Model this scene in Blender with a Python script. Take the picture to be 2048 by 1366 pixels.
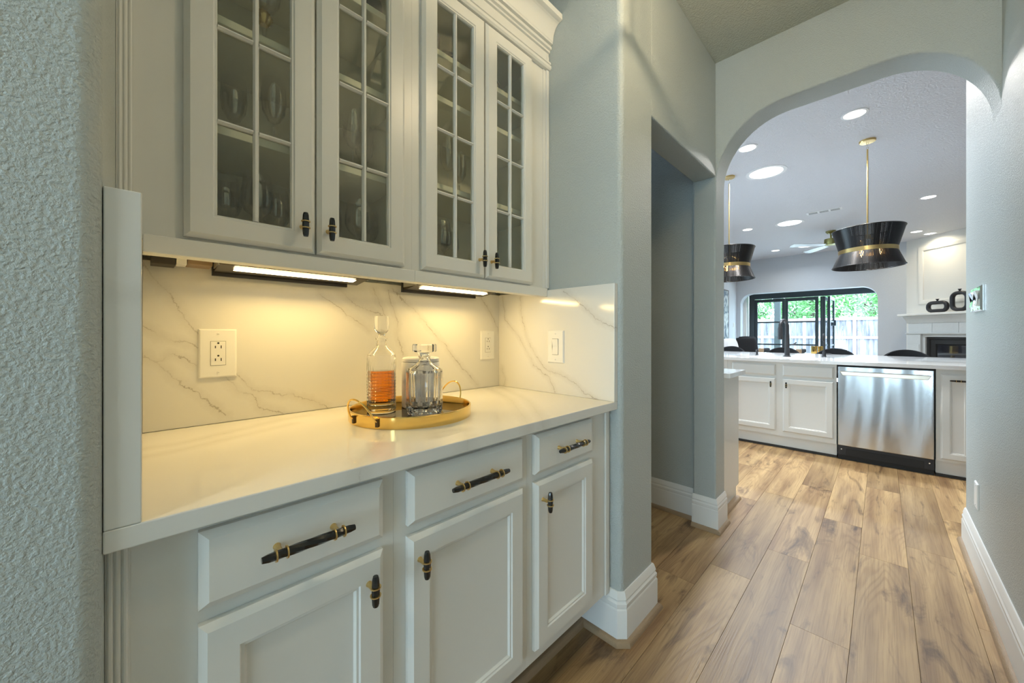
import bpy, bmesh, math, random
from mathutils import Vector, Matrix, noise
random.seed(7)
PI = math.pi
for o in list(bpy.data.objects): bpy.data.objects.remove(o, do_unlink=True)
S = bpy.context.scene
C = S.collection

# ------------------------------------------------------------------ camera, sky, sun, exposure
cam = bpy.data.cameras.new('camera'); cam.sensor_width = 36.0; cam.lens = 740.0 / 2048 * 36
cam.shift_y = -15.0 / 2048; cam.clip_start = 0.02; cam.clip_end = 200
cam_o = bpy.data.objects.new('camera', cam); C.objects.link(cam_o)
cam_o.location = (0, 0, 1.17); cam_o.rotation_euler = (PI / 2, 0, -PI / 4)
S.camera = cam_o
S.view_settings.view_transform = 'Standard'; S.view_settings.look = 'None'
S.view_settings.gamma = 1.0; S.view_settings.use_curve_mapping = False
S.view_settings.exposure = -0.15

W = bpy.data.worlds.new('sky'); S.world = W; W.use_nodes = True
bg = W.node_tree.nodes['Background']; bg.inputs[0].default_value = (0.63, 0.815, 1.0, 1); bg.inputs[1].default_value = 12.0

def lamp(name, typ, loc, rot, energy, color, **kw):
    l = bpy.data.lights.new(name, typ); l.energy = energy; l.color = color
    for k, v in kw.items(): setattr(l, k, v)
    o = bpy.data.objects.new(name, l); o.location = loc; o.rotation_euler = rot; C.objects.link(o); return o
lamp('sun', 'SUN', (0, 0, 20), (0, math.radians(-38), math.radians(25)), 2.0, (1, .96, .88), angle=.01)
def portal(name, loc, rot, sx, sy):
    o = lamp(name, 'AREA', loc, rot, 1, (1, 1, 1), shape='RECTANGLE', size=sx, size_y=sy); o.data.cycles.is_portal = True; return o
portal('sky_portal_garden_door', (11.72, 1.2, 1.2), (0, -PI / 2 + PI, 0), 2.5, 3.0)
portal('sky_portal_added_window', (4.4, 4.27, 1.6), (-PI / 2, 0, 0), 2.4, 1.5)
portal('sky_portal_dining_window', (-4.56, .2, 1.35), (0, -PI / 2, 0), 2.3, 4.2)

# ------------------------------------------------------------------ materials
def new_mat(name):
    m = bpy.data.materials.new(name); m.use_nodes = True
    return m, m.node_tree, m.node_tree.nodes['Principled BSDF']
def pbr(name, col, rough=.5, metal=0., trans=0., ior=1.45, emit=None, estr=0., coat=0., alpha=None, spec=None):
    m, nt, b = new_mat(name)
    b.inputs['Base Color'].default_value = (*col, 1); b.inputs['Roughness'].default_value = rough
    b.inputs['Metallic'].default_value = metal; b.inputs['Transmission Weight'].default_value = trans
    b.inputs['IOR'].default_value = ior; b.inputs['Coat Weight'].default_value = coat
    if spec is not None: b.inputs['Specular IOR Level'].default_value = spec
    if emit: b.inputs['Emission Color'].default_value = (*emit, 1); b.inputs['Emission Strength'].default_value = estr
    return m
def N(nt, t, **kw):
    n = nt.nodes.new(t)
    for k, v in kw.items():
        if k == 'i':
            for kk, vv in v.items(): n.inputs[kk].default_value = vv
        else: setattr(n, k, v)
    return n
def bumpy(name, col, scale, dist, rough=.6, stretch=(1, 1, 1), vary=0., detail=4):
    m, nt, b = new_mat(name); L = nt.links.new
    g = N(nt, 'ShaderNodeNewGeometry'); mp = N(nt, 'ShaderNodeMapping'); mp.inputs['Scale'].default_value = stretch
    L(g.outputs['Position'], mp.inputs['Vector'])
    n1 = N(nt, 'ShaderNodeTexNoise', i={'Scale': scale, 'Detail': detail, 'Roughness': .55}); L(mp.outputs[0], n1.inputs['Vector'])
    r = N(nt, 'ShaderNodeMapRange', i={1: .38, 2: .62}); L(n1.outputs[0], r.inputs[0])
    bp = N(nt, 'ShaderNodeBump', i={'Strength': 1.0, 'Distance': dist}); L(r.outputs[0], bp.inputs['Height'])
    L(bp.outputs[0], b.inputs['Normal']); b.inputs['Roughness'].default_value = rough
    b.inputs['Base Color'].default_value = (*col, 1)
    if vary:
        n2 = N(nt, 'ShaderNodeTexNoise', i={'Scale': 3.0, 'Detail': 2}); L(g.outputs['Position'], n2.inputs['Vector'])
        mx = N(nt, 'ShaderNodeMixRGB', i={1: tuple(c * (1 - vary) for c in col) + (1,), 2: tuple(min(1, c * (1 + vary)) for c in col) + (1,)})
        L(n2.outputs[0], mx.inputs[0]); L(mx.outputs[0], b.inputs['Base Color'])
    return m

M = {}
M['wall'] = bumpy('wall_paint', (.485, .525, .512), 180, .0011, .40)
M['kwall'] = bumpy('wall_paint_cool_cast', (.58, .62, .67), 120, .0010, .5)  # bluish cast of kitchen and living room light put into the wall colour
M['ceil'] = bumpy('ceiling_paint', (.53, .55, .48), 110, .0018, .6)
M['kceil'] = bumpy('kitchen_ceiling_blue_cast', (.75, .77, .83), 60, .004, .45)  # bluish cast of the light mixed into the ceiling's own colour
M['white'] = pbr('cabinet_paint', (.78, .78, .745), .33)
M['trim'] = pbr('trim_paint', (.82, .82, .80), .3)
M['inside'] = pbr('cabinet_interior', (.93, .91, .80), .5)
M['black'] = pbr('black_resin', (.012, .012, .012), .22, coat=.3)
M['brass'] = pbr('brushed_brass', (.72, .52, .22), .28, 1.)
M['gold'] = pbr('polished_gold', (.86, .60, .20), .14, 1.)
M['chrome'] = pbr('chrome', (.82, .84, .85), .12, 1.)
M['plate'] = pbr('white_plastic', (.86, .86, .84), .3)
M['grey'] = pbr('grey_plastic', (.16, .16, .16), .5)
M['slot'] = pbr('dark_slot', (.02, .02, .02), .6)
M['bronze'] = pbr('dark_bronze_metal', (.10, .075, .05), .25, 1.)
M['steelgrey'] = pbr('steel_grey_bracket', (.5, .5, .48), .35, .8)
M['matteblack'] = pbr('matte_black', (.025, .025, .028), .45)
M['frameblack'] = pbr('door_frame_black', (.035, .05, .06), .4)
M['fabricblack'] = pbr('black_upholstery', (.008, .008, .009), .9)
M['fabricwhite'] = bumpy('white_upholstery', (.78, .78, .78), 300, .001, .9)
M['toe'] = pbr('toe_kick_dark', (.05, .045, .04), .6)
M['quarter'] = bumpy('oak_quarter_round', (.36, .25, .15), 40, .0005, .45, (1, 8, 8), .25)
M['bulb'] = pbr('bulb_glow', (1, .8, .5), .3, emit=(1, .62, .25), estr=25)
M['led'] = pbr('led_lens', (1, .95, .8), .4, emit=(1, .80, .48), estr=9)
M['lens'] = pbr('downlight_lens', (1, .97, .9), .4, emit=(1, .95, .86), estr=7)
M['skylens'] = pbr('sun_tunnel_lens', (1, 1, 1), .4, emit=(.95, .98, 1), estr=6)
M['amber'] = pbr('whiskey', (.90, .28, .002), .0, trans=1., ior=1.34)
M['crystal'] = pbr('crystal_glass', (1., 1., 1.), .0, trans=1., ior=1.42)
M['trayglass'] = pbr('smoked_tray_mirror', (.02, .016, .011), .05, spec=.4)
M['mug'] = pbr('charcoal_stoneware', (.06, .07, .10), .35)
M['brassgreen'] = pbr('aged_brass', (.32, .30, .12), .4, 1.)
M['blade'] = pbr('fan_blade_silver', (.62, .66, .68), .3, .3)
M['vent'] = pbr('vent_white', (.85, .87, .9), .4)
M['stone'] = bumpy('limestone', (.62, .64, .63), 30, .001, .6, vary=.08)
M['firewall'] = pbr('overmantel_paint', (.80, .79, .74), .45)
M['fireglass'] = pbr('firebox_glass', (.02, .02, .025), .08, coat=1.)
M['post'] = pbr('porch_post_paint', (.045, .058, .06), .6)
M['concrete'] = bumpy('patio_concrete', (.55, .55, .53), 40, .002, .8, vary=.15)
M['bark'] = bumpy('bark', (.16, .12, .10), 20, .02, .9, vary=.3)
def leafmat(name, c):
    m, nt, b = new_mat(name); oi = N(nt, 'ShaderNodeNewGeometry'); mx = N(nt, 'ShaderNodeMixRGB', i={1: (*[x * .55 for x in c], 1), 2: (*[min(1, x * 1.5) for x in c], 1)})
    nt.links.new(oi.outputs['Random Per Island'], mx.inputs[0]); nt.links.new(mx.outputs[0], b.inputs['Base Color']); b.inputs['Roughness'].default_value = .6
    return m
M['leaf'] = leafmat('foliage', (.16, .40, .13)); M['leaf2'] = leafmat('foliage_pale', (.26, .42, .24))

def glass_thin(name, tint, refl, rough=.0, base=.05):
    m, nt, b = new_mat(name); nt.nodes.remove(b); out = nt.nodes['Material Output']; L = nt.links.new
    t = N(nt, 'ShaderNodeBsdfTransparent', i={0: (*tint, 1)}); g = N(nt, 'ShaderNodeBsdfGlossy', i={0: (1, 1, 1, 1), 1: rough})
    lw = N(nt, 'ShaderNodeLayerWeight', i={0: .5}); pw = N(nt, 'ShaderNodeMath', operation='POWER', i={1: 4.}); ma = N(nt, 'ShaderNodeMath', operation='MULTIPLY_ADD', use_clamp=True, i={1: refl, 2: base}); mx = N(nt, 'ShaderNodeMixShader')
    L(lw.outputs['Facing'], pw.inputs[0]); L(pw.outputs[0], ma.inputs[0]); L(ma.outputs[0], mx.inputs[0]); L(t.outputs[0], mx.inputs[1]); L(g.outputs[0], mx.inputs[2]); L(mx.outputs[0], out.inputs[0])
    return m
M['pane'] = glass_thin('window_glass', (.95, .98, .96), .8)
M['cabpane'] = glass_thin('cabinet_glass', (.95, .96, .92), .6)
M['glass'] = glass_thin('stemware_glass', (1., 1., 1.), 1.0, .03, .17)
M['shade'] = pbr('black_string', (.004, .0038, .0038), .32)

def marble(name):
    m, nt, b = new_mat(name); L = nt.links.new
    g = N(nt, 'ShaderNodeNewGeometry'); n = N(nt, 'ShaderNodeTexNoise', i={'Scale': 12., 'Detail': 6, 'Distortion': 1.2}); L(g.outputs['Position'], n.inputs['Vector'])
    cr = N(nt, 'ShaderNodeValToRGB'); e = cr.color_ramp.elements; e[0].position = .38; e[0].color = (.66, .66, .70, 1); e[1].position = .52; e[1].color = (.93, .92, .90, 1)
    L(n.outputs[0], cr.inputs[0]); L(cr.outputs[0], b.inputs['Base Color']); b.inputs['Roughness'].default_value = .3; return m
M['marble'] = marble('grey_marble')

def steel(name):
    m, nt, b = new_mat(name); L = nt.links.new
    tc = N(nt, 'ShaderNodeTexCoord'); mp = N(nt, 'ShaderNodeMapping'); mp.inputs['Scale'].default_value = (3.4, 1, .55); L(tc.outputs['Object'], mp.inputs[0])
    n = N(nt, 'ShaderNodeTexNoise', i={'Scale': 1.6, 'Detail': 1.0}); L(mp.outputs[0], n.inputs['Vector'])
    bp = N(nt, 'ShaderNodeBump', i={'Strength': 1., 'Distance': .03}); L(n.outputs[0], bp.inputs['Height'])
    L(bp.outputs[0], b.inputs['Normal']); b.inputs['Base Color'].default_value = (.54, .56, .59, 1); b.inputs['Metallic'].default_value = 1; b.inputs['Roughness'].default_value = .2
    b.inputs['Anisotropic'].default_value = .5
    return m
M['barsteel'] = pbr('bar_steel_gold_reflection', (.74, .66, .56), .3, 1.)  # warm tone stands in for a golden reflection on the dishwasher handle
M['steel'] = steel('stainless_steel')

def wood(name):
    m, nt, b = new_mat(name); L = nt.links.new
    tc = N(nt, 'ShaderNodeTexCoord'); oi = N(nt, 'ShaderNodeObjectInfo')
    add = N(nt, 'ShaderNodeVectorMath', operation='ADD'); sc = N(nt, 'ShaderNodeVectorMath', operation='SCALE', i={0: (37., 11., 5.)})
    L(oi.outputs['Random'], sc.inputs['Scale']); L(tc.outputs['Object'], add.inputs[0]); L(sc.outputs[0], add.inputs[1])
    mpw = N(nt, 'ShaderNodeMapping'); mpw.inputs['Scale'].default_value = (.75, 7.0, 1); L(add.outputs[0], mpw.inputs[0])
    nw = N(nt, 'ShaderNodeTexNoise', i={'Scale': 1.0, 'Detail': 1.5, 'Roughness': .4}); L(mpw.outputs[0], nw.inputs['Vector'])
    mul = N(nt, 'ShaderNodeMath', operation='MULTIPLY', i={1: 170.}); L(nw.outputs[0], mul.inputs[0])
    fr = N(nt, 'ShaderNodeMath', operation='SINE'); L(mul.outputs[0], fr.inputs[0])
    gr = N(nt, 'ShaderNodeMapRange', i={1: -.2, 2: 1., 3: 0., 4: 1.}); L(fr.outputs[0], gr.inputs[0])
    mpf = N(nt, 'ShaderNodeMapping'); mpf.inputs['Scale'].default_value = (4, 210, 1); L(add.outputs[0], mpf.inputs[0])
    nf = N(nt, 'ShaderNodeTexNoise', i={'Scale': 1.0, 'Detail': 5.0, 'Roughness': .65}); L(mpf.outputs[0], nf.inputs['Vector'])
    mpk = N(nt, 'ShaderNodeMapping'); mpk.inputs['Scale'].default_value = (2.2, 9, 1); L(add.outputs[0], mpk.inputs[0])
    nk = N(nt, 'ShaderNodeTexNoise', i={'Scale': 1.0, 'Detail': 6.0, 'Roughness': .6, 'Distortion': 1.4}); L(mpk.outputs[0], nk.inputs['Vector'])
    knot = N(nt, 'ShaderNodeMapRange', i={1: .56, 2: .71}); L(nk.outputs[0], knot.inputs[0])
    mpt = N(nt, 'ShaderNodeMapping'); mpt.inputs['Scale'].default_value = (1.1, 14, 1); L(add.outputs[0], mpt.inputs[0])
    ntn = N(nt, 'ShaderNodeTexNoise', i={'Scale': 1.0, 'Detail': 3.0}); L(mpt.outputs[0], ntn.inputs['Vector'])
    tm = N(nt, 'ShaderNodeMapRange', i={1: .3, 2: .7}); L(ntn.outputs[0], tm.inputs[0])
    base = N(nt, 'ShaderNodeMixRGB', i={1: (.27, .155, .068, 1), 2: (.56, .375, .175, 1)}); L(tm.outputs[0], base.inputs[0])
    tone = N(nt, 'ShaderNodeMapRange', i={3: .82, 4: 1.12}); L(oi.outputs['Random'], tone.inputs[0])
    mt = N(nt, 'ShaderNodeMixRGB', blend_type='MULTIPLY', i={0: 1.}); L(base.outputs[0], mt.inputs[1]); L(tone.outputs[0], mt.inputs[2])
    g2 = N(nt, 'ShaderNodeMixRGB', blend_type='MULTIPLY', i={2: (.66, .58, .52, 1)}); L(mt.outputs[0], g2.inputs[1])
    mg = N(nt, 'ShaderNodeTexNoise', i={'Scale': 2.2, 'Detail': 1.0}); L(add.outputs[0], mg.inputs['Vector'])
    mgr = N(nt, 'ShaderNodeMapRange', i={1: .42, 2: .66, 3: .03, 4: .5}); L(mg.outputs[0], mgr.inputs[0])
    gf = N(nt, 'ShaderNodeMath', operation='MULTIPLY'); L(gr.outputs[0], gf.inputs[0]); L(mgr.outputs[0], gf.inputs[1]); L(gf.outputs[0], g2.inputs[0])
    f2 = N(nt, 'ShaderNodeMixRGB', blend_type='MULTIPLY', i={2: (.66, .60, .54, 1)}); fm = N(nt, 'ShaderNodeMapRange', i={1: .47, 2: .66, 4: .7}); L(nf.outputs[0], fm.inputs[0]); L(fm.outputs[0], f2.inputs[0]); L(g2.outputs[0], f2.inputs[1])
    k2 = N(nt, 'ShaderNodeMixRGB', blend_type='MULTIPLY', i={2: (.30, .25, .23, 1)}); L(knot.outputs[0], k2.inputs[0]); L(f2.outputs[0], k2.inputs[1])
    L(k2.outputs[0], b.inputs['Base Color'])
    ad = N(nt, 'ShaderNodeMath', operation='MULTIPLY_ADD', i={1: -.6}); L(gf.outputs[0], ad.inputs[0]); L(nf.outputs[0], ad.inputs[2])
    bp = N(nt, 'ShaderNodeBump', i={'Strength': .5, 'Distance': .0008}); L(ad.outputs[0], bp.inputs['Height']); L(bp.outputs[0], b.inputs['Normal'])
    b.inputs['Roughness'].default_value = .42
    return m
M['wood'] = wood('oak_plank')

def fencewood():
    m, nt, b = new_mat('weathered_fence'); L = nt.links.new
    oi = N(nt, 'ShaderNodeObjectInfo'); g = N(nt, 'ShaderNodeNewGeometry'); mp = N(nt, 'ShaderNodeMapping'); mp.inputs['Scale'].default_value = (1, 9, .9); L(g.outputs['Position'], mp.inputs[0])
    n = N(nt, 'ShaderNodeTexNoise', i={'Scale': 1.4, 'Detail': 4}); L(mp.outputs[0], n.inputs['Vector'])
    mr = N(nt, 'ShaderNodeMapRange', i={1: .35, 2: .7}); L(n.outputs[0], mr.inputs[0])
    mx = N(nt, 'ShaderNodeMixRGB', i={1: (.09, .095, .115, 1), 2: (.30, .30, .32, 1)}); L(mr.outputs[0], mx.inputs[0]); L(mx.outputs[0], b.inputs['Base Color']); b.inputs['Roughness'].default_value = .8
    return m
M['fence'] = fencewood(); M['fencerail'] = pbr('fence_rail', (.45, .44, .43), .8)

VB = [[(0.005, 1.354), (0.021, 1.317), (0.047, 1.284), (0.08, 1.222), (0.11, 1.169)], [(0.005, 1.189), (0.033, 1.164), (0.11, 1.133)], [(0.197, 1.053), (0.237, 0.997), (0.29, 0.986), (0.34, 0.974), (0.394, 0.953), (0.452, 0.916)], [(0.005, 1.112), (0.04, 1.084), (0.076, 1.035), (0.13, 0.983), (0.171, 0.934)], [(0.026, 1.097), (0.054, 1.115), (0.083, 1.104), (0.106, 1.083)], [(0.171, 1.047), (0.201, 1.001), (0.242, 0.98), (0.251, 0.948), (0.315, 0.919)], [(0.427, 1.306), (0.506, 1.25), (0.599, 1.182)], [(0.49, 1.322), (0.552, 1.275), (0.65, 1.24)], [(0.612, 1.338), (0.637, 1.292), (0.656, 1.244)], [(0.669, 1.337), (0.682, 1.295), (0.716, 1.208), (0.709, 1.17), (0.737, 1.086)], [(0.689, 1.345), (0.795, 1.255), (0.92, 1.135), (0.997, 1.047), (1.071, 0.976), (1.119, 0.927)], [(1.139, 1.338), (1.2, 1.272), (1.253, 1.186)]]
VR = [[(1.319, 1.352), (1.302, 1.24), (1.215, 1.162), (1.113, 1.031), (1.029, 0.98), (0.993, 0.917)], [(1.199, 1.343), (1.188, 1.237), (1.143, 1.125), (1.065, 1.027), (1.02, 1.005)], [(1.02, 1.009), (0.959, 0.999), (0.877, 0.96), (0.838, 0.931), (0.783, 0.914)], [(0.946, 1.349), (0.861, 1.293), (0.786, 1.226), (0.713, 1.193)], [(1.325, 1.003), (1.302, 0.949), (1.313, 0.909)]]
VC = [[(-0.03, 1.165), (0.065, 1.161), (0.177, 1.212), (0.297, 1.271), (0.363, 1.275)], [(-0.03, 1.08), (0.062, 1.097), (0.166, 1.137), (0.3, 1.188)], [(0.29, 0.7), (0.314, 0.751), (0.398, 0.842), (0.468, 0.941)], [(1.17, 1.348), (1.033, 1.044), (0.884, 0.848), (0.767, 0.70)], [(1.224, 1.293), (1.056, 0.97), (0.836, 0.703)], [(0.516, 0.783), (0.544, 0.818), (0.615, 0.794), (0.572, 0.726), (0.508, 0.662)]]
VL = [[(.72, 1.22), (.80, 1.16), (1.0, 1.15), (1.34, 1.19)], [(.9, 1.05), (1.1, 1.09), (1.34, 1.11)]]
def quartz(name, axes, veins, width=.0014, strength=.7, soft=.022, rough=.1):
    """white quartz with the slab's own veins: distance to each vein line on the slab's face, roughened by noise"""
    m, nt, b = new_mat(name); L = nt.links.new
    g = N(nt, 'ShaderNodeNewGeometry'); sp = N(nt, 'ShaderNodeSeparateXYZ'); L(g.outputs['Position'], sp.inputs[0])
    cb = N(nt, 'ShaderNodeCombineXYZ'); L(sp.outputs[axes[0]], cb.inputs[0]); L(sp.outputs[axes[1]], cb.inputs[1])
    nz = N(nt, 'ShaderNodeTexNoise', i={'Scale': 30., 'Detail': 9, 'Roughness': .72}); L(g.outputs['Position'], nz.inputs['Vector'])
    sub = N(nt, 'ShaderNodeVectorMath', operation='SUBTRACT', i={1: (.5, .5, .5)}); L(nz.outputs['Color'], sub.inputs[0])
    scl = N(nt, 'ShaderNodeVectorMath', operation='SCALE', i={'Scale': .040}); L(sub.outputs[0], scl.inputs[0])
    flat = N(nt, 'ShaderNodeVectorMath', operation='MULTIPLY', i={1: (1, 1, 0)}); L(scl.outputs[0], flat.inputs[0])
    P = N(nt, 'ShaderNodeVectorMath', operation='ADD'); L(cb.outputs[0], P.inputs[0]); L(flat.outputs[0], P.inputs[1])
    cur = None
    for line in veins:
        for a, c in zip(line, line[1:]):
            d = (c[0] - a[0], c[1] - a[1], 0); l2 = d[0] ** 2 + d[1] ** 2
            pa = N(nt, 'ShaderNodeVectorMath', operation='SUBTRACT', i={1: (a[0], a[1], 0)}); L(P.outputs[0], pa.inputs[0])
            dt = N(nt, 'ShaderNodeVectorMath', operation='DOT_PRODUCT', i={1: (d[0] / l2, d[1] / l2, 0)}); L(pa.outputs[0], dt.inputs[0])
            cl = N(nt, 'ShaderNodeMath', operation='ADD', use_clamp=True, i={1: 0.}); L(dt.outputs['Value'], cl.inputs[0])
            sc = N(nt, 'ShaderNodeVectorMath', operation='SCALE', i={0: d}); L(cl.outputs[0], sc.inputs['Scale'])
            di = N(nt, 'ShaderNodeVectorMath', operation='DISTANCE'); L(pa.outputs[0], di.inputs[0]); L(sc.outputs[0], di.inputs[1])
            if cur is None: cur = di.outputs['Value']
            else:
                mn = N(nt, 'ShaderNodeMath', operation='MINIMUM'); L(cur, mn.inputs[0]); L(di.outputs['Value'], mn.inputs[1]); cur = mn.outputs[0]
    core = N(nt, 'ShaderNodeMapRange', i={1: width * .3, 2: width * 1.6, 3: 1., 4: 0.}); L(cur, core.inputs[0])
    halo = N(nt, 'ShaderNodeMapRange', i={1: 0., 2: soft, 3: .16, 4: 0.}); L(cur, halo.inputs[0])
    n3 = N(nt, 'ShaderNodeTexNoise', i={'Scale': 14., 'Detail': 2}); L(g.outputs['Position'], n3.inputs['Vector'])
    br = N(nt, 'ShaderNodeMapRange', i={1: .35, 2: .6, 3: .25, 4: 1.}); L(n3.outputs[0], br.inputs[0])
    mu = N(nt, 'ShaderNodeMath', operation='MULTIPLY'); L(core.outputs[0], mu.inputs[0]); L(br.outputs[0], mu.inputs[1])
    ms = N(nt, 'ShaderNodeMath', operation='MULTIPLY', i={1: strength}); L(mu.outputs[0], ms.inputs[0])
    tot = N(nt, 'ShaderNodeMath', operation='MAXIMUM'); L(ms.outputs[0], tot.inputs[0]); L(halo.outputs[0], tot.inputs[1])
    mx = N(nt, 'ShaderNodeMixRGB', i={1: (.77, .76, .72, 1), 2: (.30, .26, .20, 1)}); L(tot.outputs[0], mx.inputs[0])
    L(mx.outputs[0], b.inputs['Base Color']); b.inputs['Roughness'].default_value = rough
    return m
M['qback'] = quartz('quartz_back', (0, 2), VB)
M['qright'] = quartz('quartz_right', (1, 2), VR)
M['qleft'] = quartz('quartz_left', (1, 2), VL)
M['qtop'] = quartz('quartz_top', (0, 1), VC, strength=.3, soft=.035, rough=.05)
M['qisland'] = pbr('quartz_island', (.80, .80, .79), .07)

# ------------------------------------------------------------------ mesh helpers
class MB:
    def __init__(s): s.v = []; s.f = []
    def add(s, vs, fs):
        k = len(s.v); s.v += [tuple(p) for p in vs]; s.f += [tuple(i + k for i in f) for f in fs]; return s
    def box(s, x0, x1, y0, y1, z0, z1):
        return s.add([(x0, y0, z0), (x1, y0, z0), (x1, y1, z0), (x0, y1, z0), (x0, y0, z1), (x1, y0, z1), (x1, y1, z1), (x0, y1, z1)],
                     [(0, 3, 2, 1), (4, 5, 6, 7), (0, 1, 5, 4), (1, 2, 6, 5), (2, 3, 7, 6), (3, 0, 4, 7)])
    def loft(s, loops, cap0=True, cap1=True, closed=False):
        n = len(loops[0]); vs = [p for l in loops for p in l]; fs = []
        m = len(loops)
        for i in range(m if closed else m - 1):
            j = (i + 1) % m
            for k in range(n): fs.append((i * n + k, i * n + (k + 1) % n, j * n + (k + 1) % n, j * n + k))
        if not closed:
            if cap0: fs.append(tuple(reversed(range(n))))
            if cap1: fs.append(tuple((m - 1) * n + k for k in range(n)))
        return s.add(vs, fs)
    def prism(s, poly, z0, z1, axis='z'):
        f = {'z': lambda p, t: (p[0], p[1], t), 'x': lambda p, t: (t, p[0], p[1]), 'y': lambda p, t: (p[0], t, p[1])}[axis]
        return s.loft([[f(p, z0) for p in poly], [f(p, z1) for p in poly]])
    def lathe(s, prof, n=24, c=(0, 0, 0), axis='z', cap0=True, cap1=True, ang0=0.):
        loops = []
        for r, z in prof:
            l = []
            for k in range(n):
                a = ang0 + 2 * PI * k / n; x, y = r * math.cos(a), r * math.sin(a)
                l.append({'z': (c[0] + x, c[1] + y, c[2] + z), 'x': (c[0] + z, c[1] + x, c[2] + y), 'y': (c[0] + x, c[1] + z, c[2] + y)}[axis])
            loops.append(l)
        return s.loft(loops, cap0, cap1)
    def tube(s, pts, r, n=10, radii=None, closed=False):
        pts = [Vector(p) for p in pts]; loops = []; up = None; m = len(pts)
        for i, p in enumerate(pts):
            a = pts[i - 1] if (i > 0 or closed) else p; b = pts[(i + 1) % m] if (i < m - 1 or closed) else p
            t = (b - a).normalized()
            if up is None:
                up = Vector((0, 0, 1)) if abs(t.z) < .9 else Vector((1, 0, 0))
            sx = t.cross(up).normalized(); up = sx.cross(t).normalized()
            rr = radii[i] if radii else r
            loops.append([p + (sx * math.cos(2 * PI * k / n) + up * math.sin(2 * PI * k / n)) * rr for k in range(n)])
        return s.loft(loops, closed=closed)
    def sweep(s, prof, path):
        """prof: (outward offset, z); path: plan points, outward = left of travel; mitred"""
        P = [Vector(p) for p in path]; loops = []
        for i, p in enumerate(P):
            d0 = (P[i] - P[i - 1]).normalized() if i else None; d1 = (P[i + 1] - P[i]).normalized() if i < len(P) - 1 else None
            d0 = d0 or d1; d1 = d1 or d0
            n0 = Vector((-d0.y, d0.x)); n1 = Vector((-d1.y, d1.x)); nn = (n0 + n1).normalized(); k = 1 / max(.35, nn.dot(n0))
            loops.append([(p.x + nn.x * o * k, p.y + nn.y * o * k, z) for o, z in prof])
        return s.loft(loops)
    def panel(s, x0, x1, z0, z1, yb, loops, through=False):
        """rectangular raised/sunk panel facing -y. loops: (inset, distance in front of yb)"""
        L = []
        for ins, d in loops:
            L.append([(x0 + ins, yb - d, z0 + ins), (x1 - ins, yb - d, z0 + ins), (x1 - ins, yb - d, z1 - ins), (x0 + ins, yb - d, z1 - ins)])
        if through: return s.loft(L, closed=True)
        return s.loft(L)
    def move(s, M4):
        s.v = [tuple(M4 @ Vector(p)) for p in s.v]; return s
    def mesh(s, name, mat, smooth=True, bevel=0., seg=2, ang=35):
        me = bpy.data.meshes.new(name); me.from_pydata(s.v, [], s.f); bm = bmesh.new(); bm.from_mesh(me)
        bmesh.ops.recalc_face_normals(bm, faces=bm.faces)
        if bevel:
            es = [e for e in bm.edges if len(e.link_faces) == 2 and e.calc_face_angle(0) > math.radians(50)]
            bmesh.ops.bevel(bm, geom=es, offset=bevel, segments=seg, affect='EDGES', clamp_overlap=True, profile=.5)
        bm.to_mesh(me); bm.free()
        if mat: me.materials.append(mat)
        if smooth and not (bevel and seg <= 2):
            me.shade_smooth(); me.set_sharp_from_angle(angle=math.radians(ang))
        return me
    def build(s, name, mat, parent=None, label=None, cat=None, group=None, kind=None, loc=(0, 0, 0), **kw):
        o = put(name, s.mesh(name, mat, **kw), parent, label, cat, group, kind, loc)
        if (kind == 'structure' and kw.get('smooth', True)) or (kw.get('bevel') and kw.get('seg', 2) > 2):
            w = o.modifiers.new('weighted_normals', 'WEIGHTED_NORMAL'); w.keep_sharp = True   # keeps flat faces flat beside the rounded edges
        return o
def tag(o, label=None, cat=None, group=None, kind=None):
    if label: o['label'] = label
    if cat: o['category'] = cat
    if group: o['group'] = group
    if kind: o['kind'] = kind
    return o
def put(name, me, parent=None, label=None, cat=None, group=None, kind=None, loc=(0, 0, 0), rot=None):
    o = bpy.data.objects.new(name, me); C.objects.link(o); o.location = loc
    if rot: o.rotation_euler = rot
    if parent: o.parent = parent
    return tag(o, label, cat, group, kind)
def thing(name, label, cat, loc=(0, 0, 0), rz=0., group=None):
    o = bpy.data.objects.new(name, None); C.objects.link(o); o.location = loc; o.rotation_euler = (0, 0, rz); o.empty_display_size = .1
    return tag(o, label, cat, group)
def copy_tree(o, parent=None):
    c = o.copy(); C.objects.link(c); c.parent = parent
    for ch in list(o.children): copy_tree(ch, c)
    return c
def struct(name, mb, mat, parent=None, label=None, **kw):
    return mb.build(name, mat, parent, label, kind='structure', **kw)
def rrect(x0, x1, y0, y1, rs, n=6):
    """rounded rectangle, rs = radius at (x0,y0),(x1,y0),(x1,y1),(x0,y1)"""
    P = []
    for (cx, cy, sx, sy, a0), r in zip(((x0, y0, 1, 1, PI), (x1, y0, -1, 1, 1.5 * PI), (x1, y1, -1, -1, 0), (x0, y1, 1, -1, .5 * PI)), rs):
        if r <= 0: P.append((cx, cy)); continue
        for k in range(n + 1):
            a = a0 + .5 * PI * k / n; P.append((cx + sx * r + r * math.cos(a), cy + sy * r + r * math.sin(a)))
    return P

HC, KC = 2.77, 3.05          # hall and kitchen ceiling heights
YW, YR, XA, XB = .695, -.335, 2.40, 2.57   # hall walls, arch wall faces

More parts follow.
